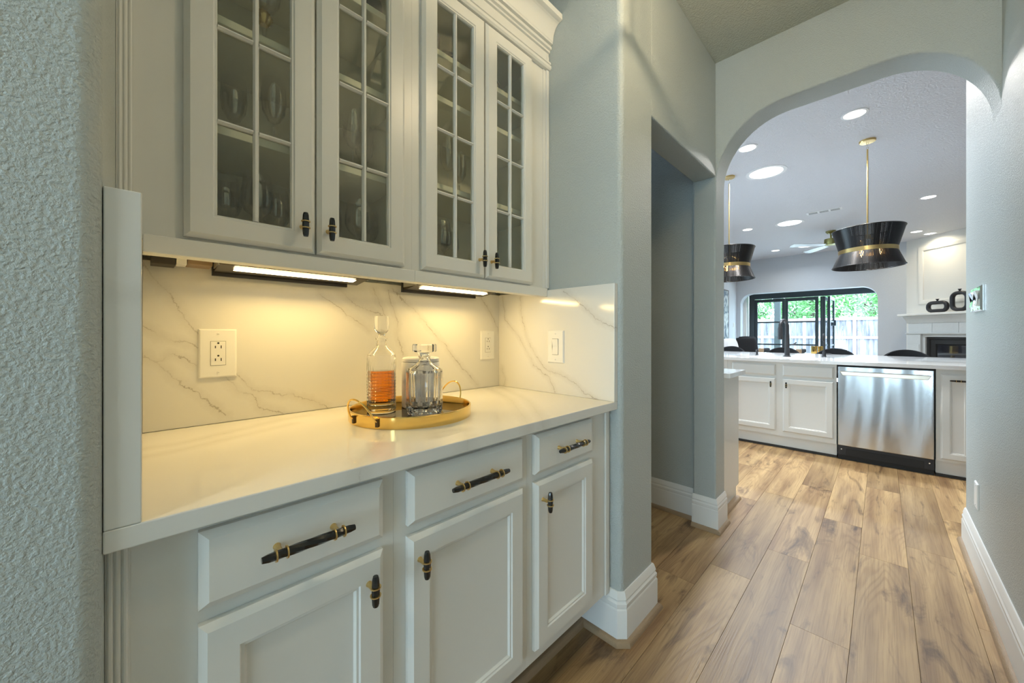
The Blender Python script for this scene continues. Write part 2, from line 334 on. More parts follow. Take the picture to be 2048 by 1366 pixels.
# ------------------------------------------------------------------ floor
floor = struct('floor', MB().box(-4.5, 11.6, -3.4, 4.4, -.12, -.0105), M['quarter'], label='light oak plank floor running down the hall')
PL, PW = 1.22, .178
offs = {-3: 2.4, -2: 3.577, -1: 2.98, 0: 2.704, 1: 1.853, 2: 2.412, 3: 2.05, 4: 1.826, 5: 2.6, 6: 2.2, 7: 1.6, 8: 2.9}
plank_me = MB().box(0, PL - .0010, 0, PW - .0010, -.0100, 0).mesh('plank', M['wood'], smooth=False, bevel=.0004, seg=1)
def place_plank(x, y, me=plank_me):
    return put('plank', me, floor, loc=(x, y, 0))
for k in range(-6, 13):
    y0 = .0857 + PW * (k - 1)
    base = offs.get(k, 2.0 + random.random() * PL)
    i0 = math.floor((-.9 - base) / PL) + 1
    x = base + i0 * PL
    while x < 4.3: place_plank(x, y0); x += PL
    if x < 4.66:
        place_plank(x, y0, MB().box(0, 4.70 - x, 0, PW - .0007, -.0100, 0).mesh('plank', M['wood'], smooth=False))

# ------------------------------------------------------------------ walls of the hall
struct('wall_left', MB().prism(rrect(-1.2, -.036, YW, 1.50, (0, .022, 0, 0)), 0, HC), M['wall'], label='grey textured wall in the left foreground')
struct('wall_niche', MB().box(-.036, 1.28, 1.368, 1.50, 0, HC), M['wall'], label='grey wall behind the cabinets')
struct('wall_pier', MB().prism(rrect(1.28, 1.54, YW, 2.7, (.022, .008, 0, 0)), 0, HC), M['wall'], label='grey wall end between bar niche and side opening')
struct('wall_header', MB().box(1.535, XA, YW + .0005, .82, 2.10, HC), M['wall'], bevel=.006, label='grey wall above the side opening')
struct('wall_corridor', MB().box(2.47, 2.55, .80, 2.7, 0, HC), M['wall'], label='grey wall inside the side opening')
struct('wall_corridor_end', MB().box(1.54, 2.47, 2.6, 2.7, 0, HC), M['wall'], label='wall closing the side corridor')
pts = [(.825, 0), (.825, KC + .08), (YR - .12, KC + .08), (YR - .12, 2.06)]
pts += [(YR, 2.06)] + [(-.005 - .33 * math.cos(a), 2.06 + .36 * math.sin(a)) for a in [PI / 2 * k / 14 for k in range(1, 15)]]
pts += [(.365 + .33 * math.sin(a), 2.06 + .36 * math.cos(a)) for a in [PI / 2 * k / 14 for k in range(0, 15)]] + [(YW, 0)]
struct('wall_arch', MB().prism(pts, XA, XB, 'x'), M['wall'], bevel=.012, seg=3, label='grey archway wall at the end of the hall')
struct('wall_right', MB().prism(rrect(-1.0, 3.30, YR - .12, YR, (.02, .02, .02, .02)), 0, HC), M['wall'], label='grey textured wall along the right of the hall')
struct('ceiling', MB().box(-4.6, XA, -2.6, 2.7, HC, HC + .1), M['ceil'], label='textured hall ceiling')
# unseen dining room behind the camera, with a wide window built to bring in daylight
struct('wall_dining_left', MB().box(-4.6, -1.2, 2.6, 2.7, 0, HC), M['wall'])
struct('wall_dining_left_end', MB().box(-1.2, -1.1, 1.5, 2.7, 0, HC), M['wall'])
struct('wall_dining_right', MB().box(-4.6, -.9, -2.6, -2.5, 0, HC), M['wall'])
struct('wall_dining_front', MB().box(-1.0, -.9, -2.5, YR - .12, 0, HC), M['wall'])
struct('wall_back', MB().box(-4.6, -4.5, -2.5, 2.6, 0, .2).box(-4.6, -4.5, -2.5, 2.6, 2.5, HC).box(-4.6, -4.5, -2.5, -1.9, .2, 2.5).box(-4.6, -4.5, 2.3, 2.6, .2, 2.5), M['wall'])
w1 = struct('window_1', MB().box(-4.56, -4.52, -1.9, 2.3, .2, .26).box(-4.56, -4.52, -1.9, 2.3, 2.44, 2.5).box(-4.56, -4.52, -1.9, -1.84, .26, 2.44).box(-4.56, -4.52, 2.24, 2.3, .26, 2.44).box(-4.56, -4.52, -.53, -.47, .26, 2.44).box(-4.56, -4.52, .87, .93, .26, 2.44), M['trim'])
for a, c in ((-1.84, -.53), (-.47, .87), (.93, 2.24)): MB().box(-4.542, -4.538, a, c, .26, 2.44).build('pane', M['pane'], w1)

# baseboards: stepped profile with an oak quarter round at the floor
BP = [(0, .022), (.017, .022), (.017, .125), (.013, .132), (.015, .138), (.0155, .150), (.011, .157), (.011, .161), (.0125, .165), (.007, .186), (.004, .192), (0, .192)]
QP = [(0, 0), (.034, 0)] + [(.017 + .017 * math.cos(a), .022 * math.sin(a)) for a in (.3, .6, .9, 1.2)] + [(.017, .022), (0, .022)]
def baseboard(name, path, label):
    o = struct(name, MB().sweep(BP, path), M['trim'], label=label)
    MB().sweep(QP, path).build('quarter_round', M['quarter'], o)
baseboard('baseboard_pier', [(1.54, .84), (1.54, YW), (1.297, YW), (1.28, YW + .017), (1.28, .872)], 'tall white baseboard wrapping the wall end beside the bar')
baseboard('baseboard_arch', [(XB, YW), (XA, YW), (XA, .825)][::1], 'tall white baseboard around the foot of the archway')
baseboard('baseboard_corridor', [(2.47, .83), (2.47, 2.58)], 'white baseboard inside the side opening')
baseboard('baseboard_right', [(-.9, YR), (3.285, YR)][::1], 'tall white baseboard along the right hall wall')

# ------------------------------------------------------------------ kitchen and living room shell
struct('ceiling_kitchen', MB().box(XA + .1, 11.7, -3.4, 4.4, KC, KC + .1), M['kceil'], label='textured kitchen ceiling')
struct('wall_kitchen_left', MB().box(XB, 3.2, 4.2, 4.3, 0, KC).box(5.6, 8.6, 4.2, 4.3, 0, KC).box(3.2, 5.6, 4.2, 4.3, 0, .85).box(3.2, 5.6, 4.2, 4.3, 2.35, KC), M['kwall'])
w2 = struct('added_window', MB().box(3.2, 5.6, 4.22, 4.26, .85, .91).box(3.2, 5.6, 4.22, 4.26, 2.29, 2.35).box(3.2, 3.26, 4.22, 4.26, .91, 2.29).box(5.54, 5.6, 4.22, 4.26, .91, 2.29).box(4.37, 4.43, 4.22, 4.26, .91, 2.29), M['trim'])  # unseen window added to bring more daylight into the kitchen
for a, c in ((3.26, 4.37), (4.43, 5.54)): MB().box(a, c, 4.238, 4.242, .91, 2.29).build('pane', M['pane'], w2)
struct('wall_kitchen_side', MB().box(2.55, 2.67, .826, 4.2, 0, KC), M['kwall'])
struct('wall_kitchen_right', MB().box(-.89 + 3.4, 11.6, -3.4, -3.3, 0, KC), M['kwall'])
struct('wall_kitchen_near', MB().box(XA, XB, -3.3, YR - .121, 0, KC), M['kwall'])
struct('wall_living_left', MB().box(8.6, 11.3, 2.69, 4.2, 0, KC), M['kwall'], label='pale wall left of the garden door')
oy0, oy1, oz, rr = .065, 2.60, 2.20, .26
poly = [(-3.3, 0), (oy0, 0), (oy0, oz - rr)] + [(oy0 + rr - rr * math.cos(a), oz - rr + rr * math.sin(a)) for a in [PI / 2 * k / 10 for k in range(1, 11)]]
poly += [(oy1 - rr + rr * math.sin(a), oz - rr + rr * math.cos(a)) for a in [PI / 2 * k / 10 for k in range(0, 11)]] + [(oy1, 0), (2.69, 0), (2.69, KC), (-3.3, KC)]
struct('wall_garden', MB().prism(poly, 11.0, 11.28, 'x'), M['kwall'], label='wall with the round-cornered opening to the garden door')
struct('wall_garden_reveal', MB().box(11.28, 11.75, 2.56, 2.75, 0, 2.5).box(11.28, 11.75, -.9, -.75, 0, 2.5).box(11.28, 11.75, -.75, 2.56, 2.36, 2.5), M['trim'])
struct('trim_1', MB().box(11.30, 11.40, 2.535, 2.559, 0, 2.03), M['trim'], label='white casing in the garden door reveal')

# ------------------------------------------------------------------ hardware shared by all cabinets
def rot_to(axis):  # mesh built along z -> along x
    return Matrix.Rotation(PI / 2, 4, 'Y') if axis == 'x' else Matrix.Identity(4)
def hardware_meshes(tagname, half, axis, ringpos, postpos, twist):
    bar = MB(); loops = []
    n = 8; steps = 20 if twist else 12
    for i in range(steps + 1):
        t = -1 + 2 * i / steps; z = half * t * (1. if abs(t) == 1 else .97 + .0 * t)
        r = .0081 - .0016 * abs(t) ** 1.5 - (.0014 if abs(t) == 1 else 0)
        if twist and abs(t) < .6: r = .0078
        a0 = t * 1.6 if twist else 0
        loops.append([(r * math.cos(2 * PI * k / n + a0), r * math.sin(2 * PI * k / n + a0), z) for k in range(n)])
    bar.loft(loops); bar.move(rot_to(axis))
    ring = MB().lathe([(.0055, -.0012), (.0104, -.0012), (.0104, .0012), (.0055, .0012)], 16); ring.move(rot_to(axis))
    post = MB().lathe([(.0062, 0), (.0048, -.006), (.0045, -.024), (.0055, -.030)], 12, axis='y')
    return dict(bar=bar.mesh(tagname + '_bar', M['black'], ang=25), ring=ring.mesh(tagname + '_ring', M['brass']), post=post.mesh(tagname + '_post', M['brass']), axis=axis, ringpos=ringpos, postpos=postpos, name=tagname)
KNOB = hardware_meshes('knob', .0295, 'z', (-.0080, .0080), (0,), False)
KNOBX = hardware_meshes('knob', .045, 'x', (-.012, .012), (0,), False)
def pull_hw(L):
    h = L / 2; e = h * .62
    return hardware_meshes('pull', h, 'x', (-e - .008, -e + .008, e - .008, e + .008), (-e, e), True)
def add_hw(hw, parent, x, y, z):
    """y = face of the door; the bar stands 30 mm proud"""
    put(hw['name'] + '_bar', hw['bar'], parent, loc=(x, y - .030, z), label='black tapered handle bar')
    for r in hw['ringpos']:
        put(hw['name'] + '_ring', hw['ring'], parent, loc=(x + r, y - .030, z) if hw['axis'] == 'x' else (x, y - .030, z + r), label='thin brass ring')
    for q in hw['postpos']:
        put(hw['name'] + '_post', hw['post'], parent, loc=(x + q, y, z) if hw['axis'] == 'x' else (x, y, z + q), label='brass post')
DOORL = [(0, 0), (0, .010), (.010, .019), (.050, .019), (.0525, .0155), (.057, .0155), (.061, .010), (.064, .0095)]
DRAWL = [(0, 0), (0, .010), (.012, .019)]
def shaker(name, x0, x1, z0, z1, yb, parent, mat='white'):
    return MB().panel(x0, x1, z0, z1, yb, DOORL).build(name, M[mat], parent, ang=12)
def slab(name, x0, x1, z0, z1, yb, parent, mat='white'):
    return MB().panel(x0, x1, z0, z1, yb, DRAWL).build(name, M[mat], parent, ang=12)

# ------------------------------------------------------------------ bar niche: base cabinets
YF = .745   # face frame plane of the base cabinets
units = [('base_cabinet', -.0355, .383, .0605, .3545, 'left base cabinet below the counter with knob at its right', .321, .147, -.03),
         ('base_cabinet', .383, .804, .4117, .778, 'widest base cabinet, below the gold tray, with knob at its left', .436, .18, 0),
         ('base_cabinet', .804, 1.279, .830, 1.138, 'right base cabinet next to the wall end, narrow door and drawer', .857, .16, .03)]
for nm, a, b, d0, d1, lab, kx, pl, _ in units:
    t = thing(nm, 'white ' + lab, 'cabinet', ((a + b) / 2, 1.05, .0))
    ox, oy = (a + b) / 2, 1.05
    a2, b2 = a + .0002, b - .0002
    body = MB().box(a2 - ox, b2 - ox, YF + .02 - oy, 1.345 - oy, .18, .883)
    body.build('body', M['white'], t)
    MB().box(a2 - ox, b2 - ox, .875 - oy, 1.345 - oy, .0, .1798).build('toe_kick', M['toe'], t, label='dark recessed toe kick')
    MB().sweep(QP, [(b2 - ox, .875 - oy), (a2 - ox, .875 - oy)]).build('quarter_round', M['quarter'], t)
    ff = MB().box(a2 - ox, d0 + .012 - ox, YF - oy, YF + .0198 - oy, .18, .883).box(d1 - .012 - ox, b2 - ox, YF - oy, YF + .0198 - oy, .18, .883)
    ff.box(d0 + .012 - ox, d1 - .012 - ox, YF - oy, YF + .0198 - oy, .858, .883).box(d0 + .012 - ox, d1 - .012 - ox, YF - oy, YF + .0198 - oy, .715, .757).box(d0 + .012 - ox, d1 - .012 - ox, YF - oy, YF + .0198 - oy, .18, .235)
    ff.build('face_frame', M['white'], t)
    dr = slab('drawer', d0 - ox, d1 - ox, .748, .868, YF - .0005 - oy, t)
    add_hw(pull_hw(pl), dr, (d0 + d1) / 2 - ox, YF - .0195 - oy, .81)
    do = shaker('door', d0 - ox, d1 - ox, .219, .724, YF - .0005 - oy, t)
    add_hw(KNOB, do, kx - ox, YF - .0195 - oy, .67)
    if a < 0:   # recessed filler panel and reeded scribe at the wall
        reed = MB()
        for i in range(3): reed.lathe([(.0034, 0), (.0034, .703)], 10, (-.031 + .0072 * i - ox, YF - .001 - oy, .18))
        reed.box(-.0355 - ox, -.0115 - ox, YF - .0015 - oy, YF - .0002 - oy, .18, .883).build('scribe_moulding', M['white'], t)
    if b > 1.27:
        MB().box(1.238 - ox, 1.262 - ox, YF - .008 - oy, YF - .0002 - oy, .18, .883).build('scribe_moulding', M['white'], t, bevel=.003)

# countertop and splash
MB().box(-.036, 1.279, .711, 1.3455, .8836, .914).build('countertop', M['qtop'], None, 'white quartz countertop of the bar with faint grey veins', 'countertop', bevel=.002)
MB().box(.0005, 1.2545, 1.3466, 1.3675, .9142, 1.362).build('backsplash_panel', M['qback'], None, 'veined quartz back panel behind the decanters', 'backsplash', bevel=.001)
MB().box(1.255, 1.2798, .711, 1.3675, .9142, 1.362).build('backsplash_panel', M['qright'], None, 'quartz side splash on the right holding the light switch', 'backsplash', bevel=.0015)
MB().box(-.0355, -.0, .711, 1.3675, .9142, 1.362).build('backsplash_panel', M['qleft'], None, 'quartz side splash at the left end of the counter', 'backsplash', bevel=.0015)

# ------------------------------------------------------------------ upper cabinets
UF = 1.055; ZB, ZT = 1.333, 2.40
def upper(x0, x1, doors, lab, shelves, stile_l, stile_r):
    ox, oy, oz = (x0 + x1) / 2, 1.20, ZB
    t = thing('upper_cabinet', lab, 'cabinet', (ox, oy, oz), group=None)
    B = lambda mb: mb.move(Matrix.Translation((-ox, -oy, -oz)))
    yb = 1.367
    c = MB().box(x0, x0 + .018, UF + .02, yb, 1.375, ZT).box(x1 - .018, x1, UF + .02, yb, 1.375, ZT)
    c.box(x0 + .018, x1 - .018, UF + .02, yb, 1.375, 1.392).box(x0 + .018, x1 - .018, UF + .02, yb, ZT - .018, ZT).box(x0 + .018, x1 - .018, yb - .008, yb, 1.392, ZT - .018)
    B(c).build('carcass', M['inside'], t)
    xa, xb = max(x0, .0008), min(x1, 1.2542)
    f = MB().box(x0, stile_l, UF, UF + .0198, 1.3632, ZT).box(stile_r, x1, UF, UF + .0198, 1.3632, ZT).box(stile_l, stile_r, UF, UF + .0198, 1.3632, 1.395).box(xa, xb, UF, UF + .0198, 1.333, 1.363).box(stile_l, stile_r, UF, UF + .0198, 2.315, ZT)
    B(f).build('face_frame', M['white'], t)
    B(MB().box(xa, xb, 1.035, UF - .0002, 1.333, 1.3695)).build('light_rail', M['white'], t, bevel=.002)
    for z in shelves:
        B(MB().box(x0 + .0185, x1 - .0185, 1.10, yb - .0085, z - .019, z)).build('shelf', M['inside'], t, bevel=.0015)
    # row of shelf pin holes on the right side
    if x1 > 1.2:
        for k in range(18):
            z = 1.46 + k * .032
            B(MB().lathe([(.003, 0), (.003, -.001)], 8, (x1 - .018, 1.13, z), 'x')).build('pin_hole', M['slot'], t)
    for (d0, d1, kx) in doors:
        z0, z1 = 1.378, 2.330; fw = .056
        gl = [(0, 0), (0, .010), (.010, .019), (.048, .019), (.0505, .016), (.054, .016), (fw, .011), (fw, 0)]
        d = B(MB().panel(d0, d1, z0, z1, UF - .0005, gl, True)).build('door', M['white'], t, ang=12)
        ix0, ix1, iz0, iz1 = d0 + fw, d1 - fw, z0 + fw, z1 - fw; mw = .0095
        yfront = UF - .0005 - .016; ybk = UF - .0035
        def bar(ax0, ax1, az0, az1):
            # muntin with chamfered face
            k = .0035
            loops = [[(ax0, ybk, az0), (ax1, ybk, az0), (ax1, ybk, az1), (ax0, ybk, az1)], [(ax0, yfront + .006, az0), (ax1, yfront + .006, az0), (ax1, yfront + .006, az1), (ax0, yfront + .006, az1)]]
            w, h = ax1 - ax0, az1 - az0
            if w < h: loops.append([(ax0 + k, yfront, az0), (ax1 - k, yfront, az0), (ax1 - k, yfront, az1), (ax0 + k, yfront, az1)])
            else: loops.append([(ax0, yfront, az0 + k), (ax1, yfront, az0 + k), (ax1, yfront, az1 - k), (ax0, yfront, az1 - k)])
            B(MB().loft(loops)).build('muntin', M['white'], d, smooth=False)
        xm = (ix0 + ix1) / 2; rows = 4; ph = (iz1 - iz0) / rows
        bar(xm - mw / 2 - .001, xm + mw / 2 + .001, iz0, iz1)
        for r in range(1, rows):
            zc = iz0 + r * ph
            for (p, q) in ((ix0, xm - mw / 2 - .0012), (xm + mw / 2 + .0012, ix1)): bar(p, q, zc - mw / 2, zc + mw / 2)
        for r in range(rows):
            za = iz0 + r * ph + (mw / 2 if r else 0) + .0003; zb = iz0 + (r + 1) * ph - (mw / 2 if r < rows - 1 else 0) - .0003
            for (p, q) in ((ix0 + .0003, xm - mw / 2 - .0013), (xm + mw / 2 + .0013, ix1 - .0003)):
                B(MB().box(p, q, ybk - .003, ybk - .001, za, zb)).build('pane', M['cabpane'], d, smooth=False)
        add_hw(KNOB, d, kx - ox, UF - .0195 - oy, 1.440 - oz)
    return t, B
uL, BL = upper(-.0355, .605, [(.0623, .318, .286), (.323, .574, .348)], 'white glass-front wall cabinet, left pair of doors above the outlet', (1.66, 1.92, 2.17), .075, .562)
uR, BR = upper(.6052, 1.279, [(.6355, .899, .869), (.904, 1.163, .927)], 'white glass-front wall cabinet, right pair of doors beside the wall', (1.70, 2.01, 2.17), .648, 1.151)
reed = MB()
for i in range(3): reed.lathe([(.0034, 0), (.0034, 1.026)], 10, (-.031 + .0072 * i, UF - .003, 1.372))
BL(reed.box(-.0355, -.0115, UF - .005, UF - .0002, 1.372, 2.398)).build('scribe_moulding', M['white'], uL)
BR(MB().box(1.245, 1.262, UF - .004, UF - .0002, 1.372, 2.398).box(1.262, 1.2788, UF - .010, UF - .0002, 1.372, 2.398)).build('scribe_moulding', M['white'], uR, bevel=.002)
# crown moulding along both cabinets
CP = [(0, 2.335), (.016, 2.335), (.022, 2.341), (.022, 2.352), (.014, 2.353), (.014, 2.358), (.020, 2.360), (.020, 2.368), (.007, 2.370), (.007, 2.412), (.015, 2.413), (.015, 2.422), (.024, 2.424), (.024, 2.436), (.018, 2.437), (.018, 2.442), (.030, 2.444), (.030, 2.452)]
CP += [(.032 + .042 * (1 - math.cos(a)), 2.455 + .064 * math.sin(a)) for a in [PI / 2 * k / 8 for k in range(0, 9)]] + [(.082, 2.522), (.082, 2.545), (.0, 2.545)]
struct('trim_crown', MB().sweep(CP, [(1.2785, UF - .0003), (-.0355, UF - .0003)]), M['white'], label='stepped white crown moulding on top of the wall cabinets', ang=14)
struct('trim_cabinet_top', MB().box(-.0355, 1.2785, UF + .0, 1.3675, 2.4005, 2.545), M['white'])

# under-cabinet lights
def ucl(x0, x1, lab):
    ox = (x0 + x1) / 2; t = thing('under_cabinet_light', lab, 'light', (ox, 1.25, 1.345), group='under-cabinet light bars')
    w = (x1 - x0) / 2
    MB().prism([(-.05, .005), (.045, -.006), (.05, .004), (.05, .0298), (-.05, .0298)], -w, w, 'x').build('housing', M['bronze'], t, bevel=.001)
    MB().prism([(-.034, .0010), (-.006, -.0022), (-.006, -.0034), (-.034, -.0002)], -w + .035, w - .035, 'x').build('lens', M['led'], t, label='glowing warm lens')
    MB().box(-w - .004, w - .03, .052, .062, -.014, .0298).build('back_rail', M['matteblack'], t, bevel=.001)
    for s in (-1, 1): MB().box(s * w - .0015, s * w + .0015, -.046, .048, .004, .0298).build('end_cap', M['steelgrey'], t, bevel=.0006)
    l = lamp('under_cabinet_lamp', 'AREA', (0, -.020, -.006), (math.radians(-24), 0, 0), 1.75, (1, .69, .24), shape='RECTANGLE', size=2 * w - .08, size_y=.026); l.parent = t
ucl(.14, .53, 'left under-cabinet light bar above the double-slot outlet')
ucl(.71, 1.10, 'right under-cabinet light bar above the tray')
t = thing('wiring_box', 'small dark wiring block under the cabinet at far left', 'box', (.06, 1.30, 1.345))
MB().box(-.045, .0, -.03, .03, .0, .0298).build('box', M['toe'], t, bevel=.001)
MB().box(.002, .022, -.03, .02, .004, .0298).build('connector', M['plate'], t, bevel=.001)
MB().box(.024, .075, -.02, .05, .008, .0298).build('wood_cleat', M['quarter'], t, bevel=.001)

# ------------------------------------------------------------------ outlets and switches
def outlet(loc, rz, w, h, lab, kindof, grp=None):
    t = thing('light_switch' if kindof == 'switch' else 'wall_outlet', lab, 'switch' if kindof == 'switch' else 'outlet', loc, rz, grp)
    MB().panel(-w / 2, w / 2, -h / 2, h / 2, 0, [(0, 0), (0, .0025), (.0035, .006)]).build('cover_plate', M['plate'], t, ang=20)
    for z in (-h / 2 + .014, h / 2 - .014):
        MB().lathe([(.0034, 0), (.003, -.0014)], 12, (0, -.006, z), 'y').build('screw', M['plate'], t); MB().box(-.0024, .0024, -.0076, -.0073, z - .0004, z + .0004).build('screw_slot', M['grey'], t)
    if kindof == 'switch':
        MB().prism([(-.006, -.033), (-.0085, -.033), (-.0065, 0), (-.0115, .033), (-.006, .033)], -.0155, .0155, 'x').build('rocker', M['plate'], t, bevel=.0006)
        MB().box(-.0168, .0168, -.0062, -.0059, -.0345, .0345).build('rocker_gap', M['grey'], t)
    elif kindof == 'duplex':
        MB().box(-.0176, .0176, -.0062, -.0058, -.0346, .0346).build('receptacle_gap', M['grey'], t)
        MB().box(-.0168, .0168, -.0072, -.0062, -.0338, .0338).build('receptacle', M['plate'], t, bevel=.0006)
        for z in (-.018, .018):
            for x, hh in ((-.0065, .0036), (.0065, .0042)): MB().box(x - .0011, x + .0011, -.0075, -.0073, z - hh, z + hh).build('slot', M['slot'], t)
            MB().lathe([(.0026, 0), (.0026, -.0003)], 10, (0, -.0073, z + .011), 'y').build('ground_hole', M['slot'], t)
    return t
outlet((.154, 1.3464, 1.115), 0, .086, .138, 'large white outlet on the back splash below the left light', 'duplex')
outlet((1.177, 1.3464, 1.117), 0, .086, .138, 'white outlet on the back splash near the right corner', 'duplex')
outlet((1.2548, .9875, 1.1155), -PI / 2, .086, .138, 'white rocker switch on the right side splash', 'switch')
outlet((2.93, YR + .0005, .37), PI, .086, .125, 'white blank-faced outlet low on the right hall wall', 'blank')
t = thing('light_switch', 'shiny double switch plate on the right hall wall by the archway', 'switch', (2.885, YR + .0005, 1.34), PI)
MB().panel(-.13, .13, -.06, .06, 0, [(0, 0), (0, .005), (.006, .012)]).build('cover_plate', M['chrome'], t, ang=20)
for x in (-.066, .066):
    MB().prism([(-.012, -.036), (-.020, -.036), (-.014, 0), (-.024, .036), (-.012, .036)], x - .034, x + .034, 'x').build('rocker', M['plate'] if x > 0 else M['chrome'], t, bevel=.001)
    for z in (-.05, .05): MB().lathe([(.004, 0), (.0035, -.0015)], 10, (x, -.012, z), 'y').build('screw', M['chrome'], t)

# ------------------------------------------------------------------ tray and decanters
TC = (.605, 1.053)
t = thing('serving_tray', 'round gold tray with smoked mirror base and looped handles', 'tray', (*TC, .9142))
MB().lathe([(.0, .004), (.179, .004), (.179, .0075), (.0, .0075)], 72, cap0=False, cap1=False).build('tray_base', M['trayglass'], t)
MB().lathe([(.179, 0), (.185, 0), (.1855, .002), (.1855, .031), (.184, .033), (.1805, .033), (.1795, .031), (.1795, .002)], 96, cap0=False, cap1=False).loft([[(0, 0, 0)] * 3] * 2).build('rim', M['gold'], t)
for ang in (197, 17):
    a = math.radians(ang); P = []
    for k in range(25):
        q = PI * k / 24; tw = .047 * math.cos(q); hgt = .062 * math.sin(q); out = .1885 + .030 * math.sin(q)
        x = out * math.cos(a) - tw * math.sin(a); y = out * math.sin(a) + tw * math.cos(a)
        if k in (0, 24): x, y = .1885 * math.cos(a + (.25 if k == 0 else -.25)), .1885 * math.sin(a + (.25 if k == 0 else -.25))
        P.append((x, y, .020 + hgt))
    MB().tube(P, .0026, 8).build('handle', M['gold'], t)
    for s in (.25, -.25):
        b = a + s
        MB().box(-.003, .003, -.0045, .0045, .006, .028).move(Matrix.Translation((.1875 * math.cos(b), .1875 * math.sin(b), 0)) @ Matrix.Rotation(b, 4, 'Z')).build('handle_bracket', M['bronze'], t, bevel=.0008)
ZT0 = .9142 + .0077
# whiskey decanter
t = thing('decanter', 'tall round glass decanter half full of amber whiskey', 'decanter', (.544, 1.137, ZT0), group='decanters on the tray')
# outer wall with the cut grid in the lower body
prof_out = [(.0, 0), (.041, 0), (.044, .003)]
zz = .030
for i in range(10): prof_out += [(.0445, .026 + i * .0105), (.0432, .026 + i * .0105 + .0015), (.0432, .026 + i * .0105 + .0030)]
prof_out += [(.0442, .135), (.0442, .172), (.0425, .182), (.036, .191), (.024, .201), (.0155, .212), (.0135, .224), (.017, .232), (.018, .235)]
prof_in = [(.0135, .235), (.0118, .226), (.013, .213), (.022, .199), (.034, .188), (.0395, .180), (.0405, .170), (.0405, .036), (.036, .032), (.0, .032)]
n = 60; loops = []
for i, (r, z) in enumerate(prof_out + prof_in):
    cut = .0012 if (i < len(prof_out) and .02 < z < .176) else 0.
    loops.append([((r - cut * (1 if k % 3 == 0 else 0)) * math.cos(2 * PI * k / n), (r - cut * (1 if k % 3 == 0 else 0)) * math.sin(2 * PI * k / n), z) for k in range(n)])
MB().loft(loops, False, False).build('bottle', M['crystal'], t, ang=20)
MB().lathe([(.0, .0325), (.035, .0325), (.0402, .037), (.0402, .132), (.0, .132)], 24, cap0=False, cap1=False).build('whiskey', M['amber'], t, label='amber whiskey')
MB().lathe([(.0, .222), (.010, .222), (.0122, .236), (.010, .243), (.013, .250), (.0205, .258), (.0225, .268), (.0232, .300), (.0220, .305), (.0, .305)], 24, cap0=False, cap1=False).build('stopper', M['crystal'], t)
# cut crystal decanter
t = thing('decanter', 'squat cut-crystal decanter with flat faceted stopper, empty', 'decanter', (.621, 1.006, ZT0), group='decanters on the tray')
mb = MB(); n = 48; loops = []
def cr(r, z, depth, ph=0):
    return [((r - depth * (.5 + .5 * math.cos(12 * 2 * PI * k / n + ph)) ** 2) * math.cos(2 * PI * k / n), (r - depth * (.5 + .5 * math.cos(12 * 2 * PI * k / n + ph)) ** 2) * math.sin(2 * PI * k / n), z) for k in range(n)]
for r, z, d, ph in [(.044, 0, 0, 0), (.052, .004, .004, 0), (.0555, .014, .006, PI), (.0565, .024, .006, 0), (.0565, .034, .007, PI), (.0565, .046, .006, 0), (.0565, .060, .0045, 0), (.0565, .130, .003, 0), (.0545, .138, .0015, 0), (.046, .144, .0, 0), (.030, .153, 0, 0), (.020, .163, 0, 0), (.0165, .174, 0, 0), (.019, .180, 0, 0), (.0165, .181, 0, 0), (.0125, .172, 0, 0), (.016, .160, 0, 0), (.028, .148, 0, 0), (.044, .138, 0, 0), (.050, .130, 0, 0), (.050, .030, 0, 0), (.042, .022, 0, 0)]: loops.append(cr(r, z, d, ph))
MB().loft(loops).build('bottle', M['crystal'], t, ang=15)
MB().lathe([(.011, .166), (.0124, .182), (.016, .190), (.034, .193), (.0365, .196), (.0365, .214), (.034, .217)], 10).build('stopper', M['crystal'], t, ang=15)
# marble canister
t = thing('canister', 'grey marble canister with lid behind the crystal decanter', 'canister', (.682, 1.128, ZT0))
MB().lathe([(.060, 0), (.0635, .003), (.0635, .150), (.062, .153)], 40).build('jar', M['marble'], t)
MB().lathe([(.058, .1532), (.0625, .155), (.0625, .164), (.058, .168), (.010, .170)], 40).build('lid', M['marble'], t)
MB().lathe([(.005, .1702), (.006, .175), (.010, .180), (.0105, .186), (.006, .190)], 16).build('lid_knob', M['marble'], t)

# ------------------------------------------------------------------ glassware in the cabinets
def stemmed(name, prof, mat='glass'): return MB().lathe(prof, 28, cap0=False, cap1=False).mesh(name, M[mat])
wine_bowl = stemmed('bowl', [(.0035, .085), (.012, .090), (.030, .106), (.0385, .128), (.0385, .150), (.0335, .185), (.030, .205), (.0292, .205), (.0325, .185), (.0375, .150), (.0375, .128), (.029, .107), (.010, .0915), (.0, .089)])
wine_stem = stemmed('stem', [(.0, 0), (.034, 0), (.034, .0015), (.008, .004), (.0038, .010), (.0034, .060), (.0036, .085), (.0, .087)])
tall_bowl = stemmed('bowl', [(.0035, .095), (.014, .102), (.027, .125), (.031, .155), (.028, .215), (.0273, .215), (.0302, .155), (.026, .126), (.012, .104), (.0, .100)])
gob_bowl = stemmed('bowl', [(.010, .128), (.024, .135), (.036, .155), (.040, .185), (.0385, .225), (.0375, .225), (.039, .185), (.035, .156), (.022, .137), (.0, .131)])
gob_stem = stemmed('stem', [(.0, 0), (.036, 0), (.036, .002), (.010, .005), (.0045, .014), (.0045, .070), (.008, .088), (.009, .090), (.0, .090)])
pl = []
for i in range(13):
    z = .090 + .038 * i / 12; r = .009 + .011 * math.sin(PI * i / 12) ** .8
    pl.append([((r + .0014 * (1 if (k + i) % 2 else -1)) * math.cos(2 * PI * k / 20), (r + .0014 * (1 if (k + i) % 2 else -1)) * math.sin(2 * PI * k / 20), z) for k in range(20)])
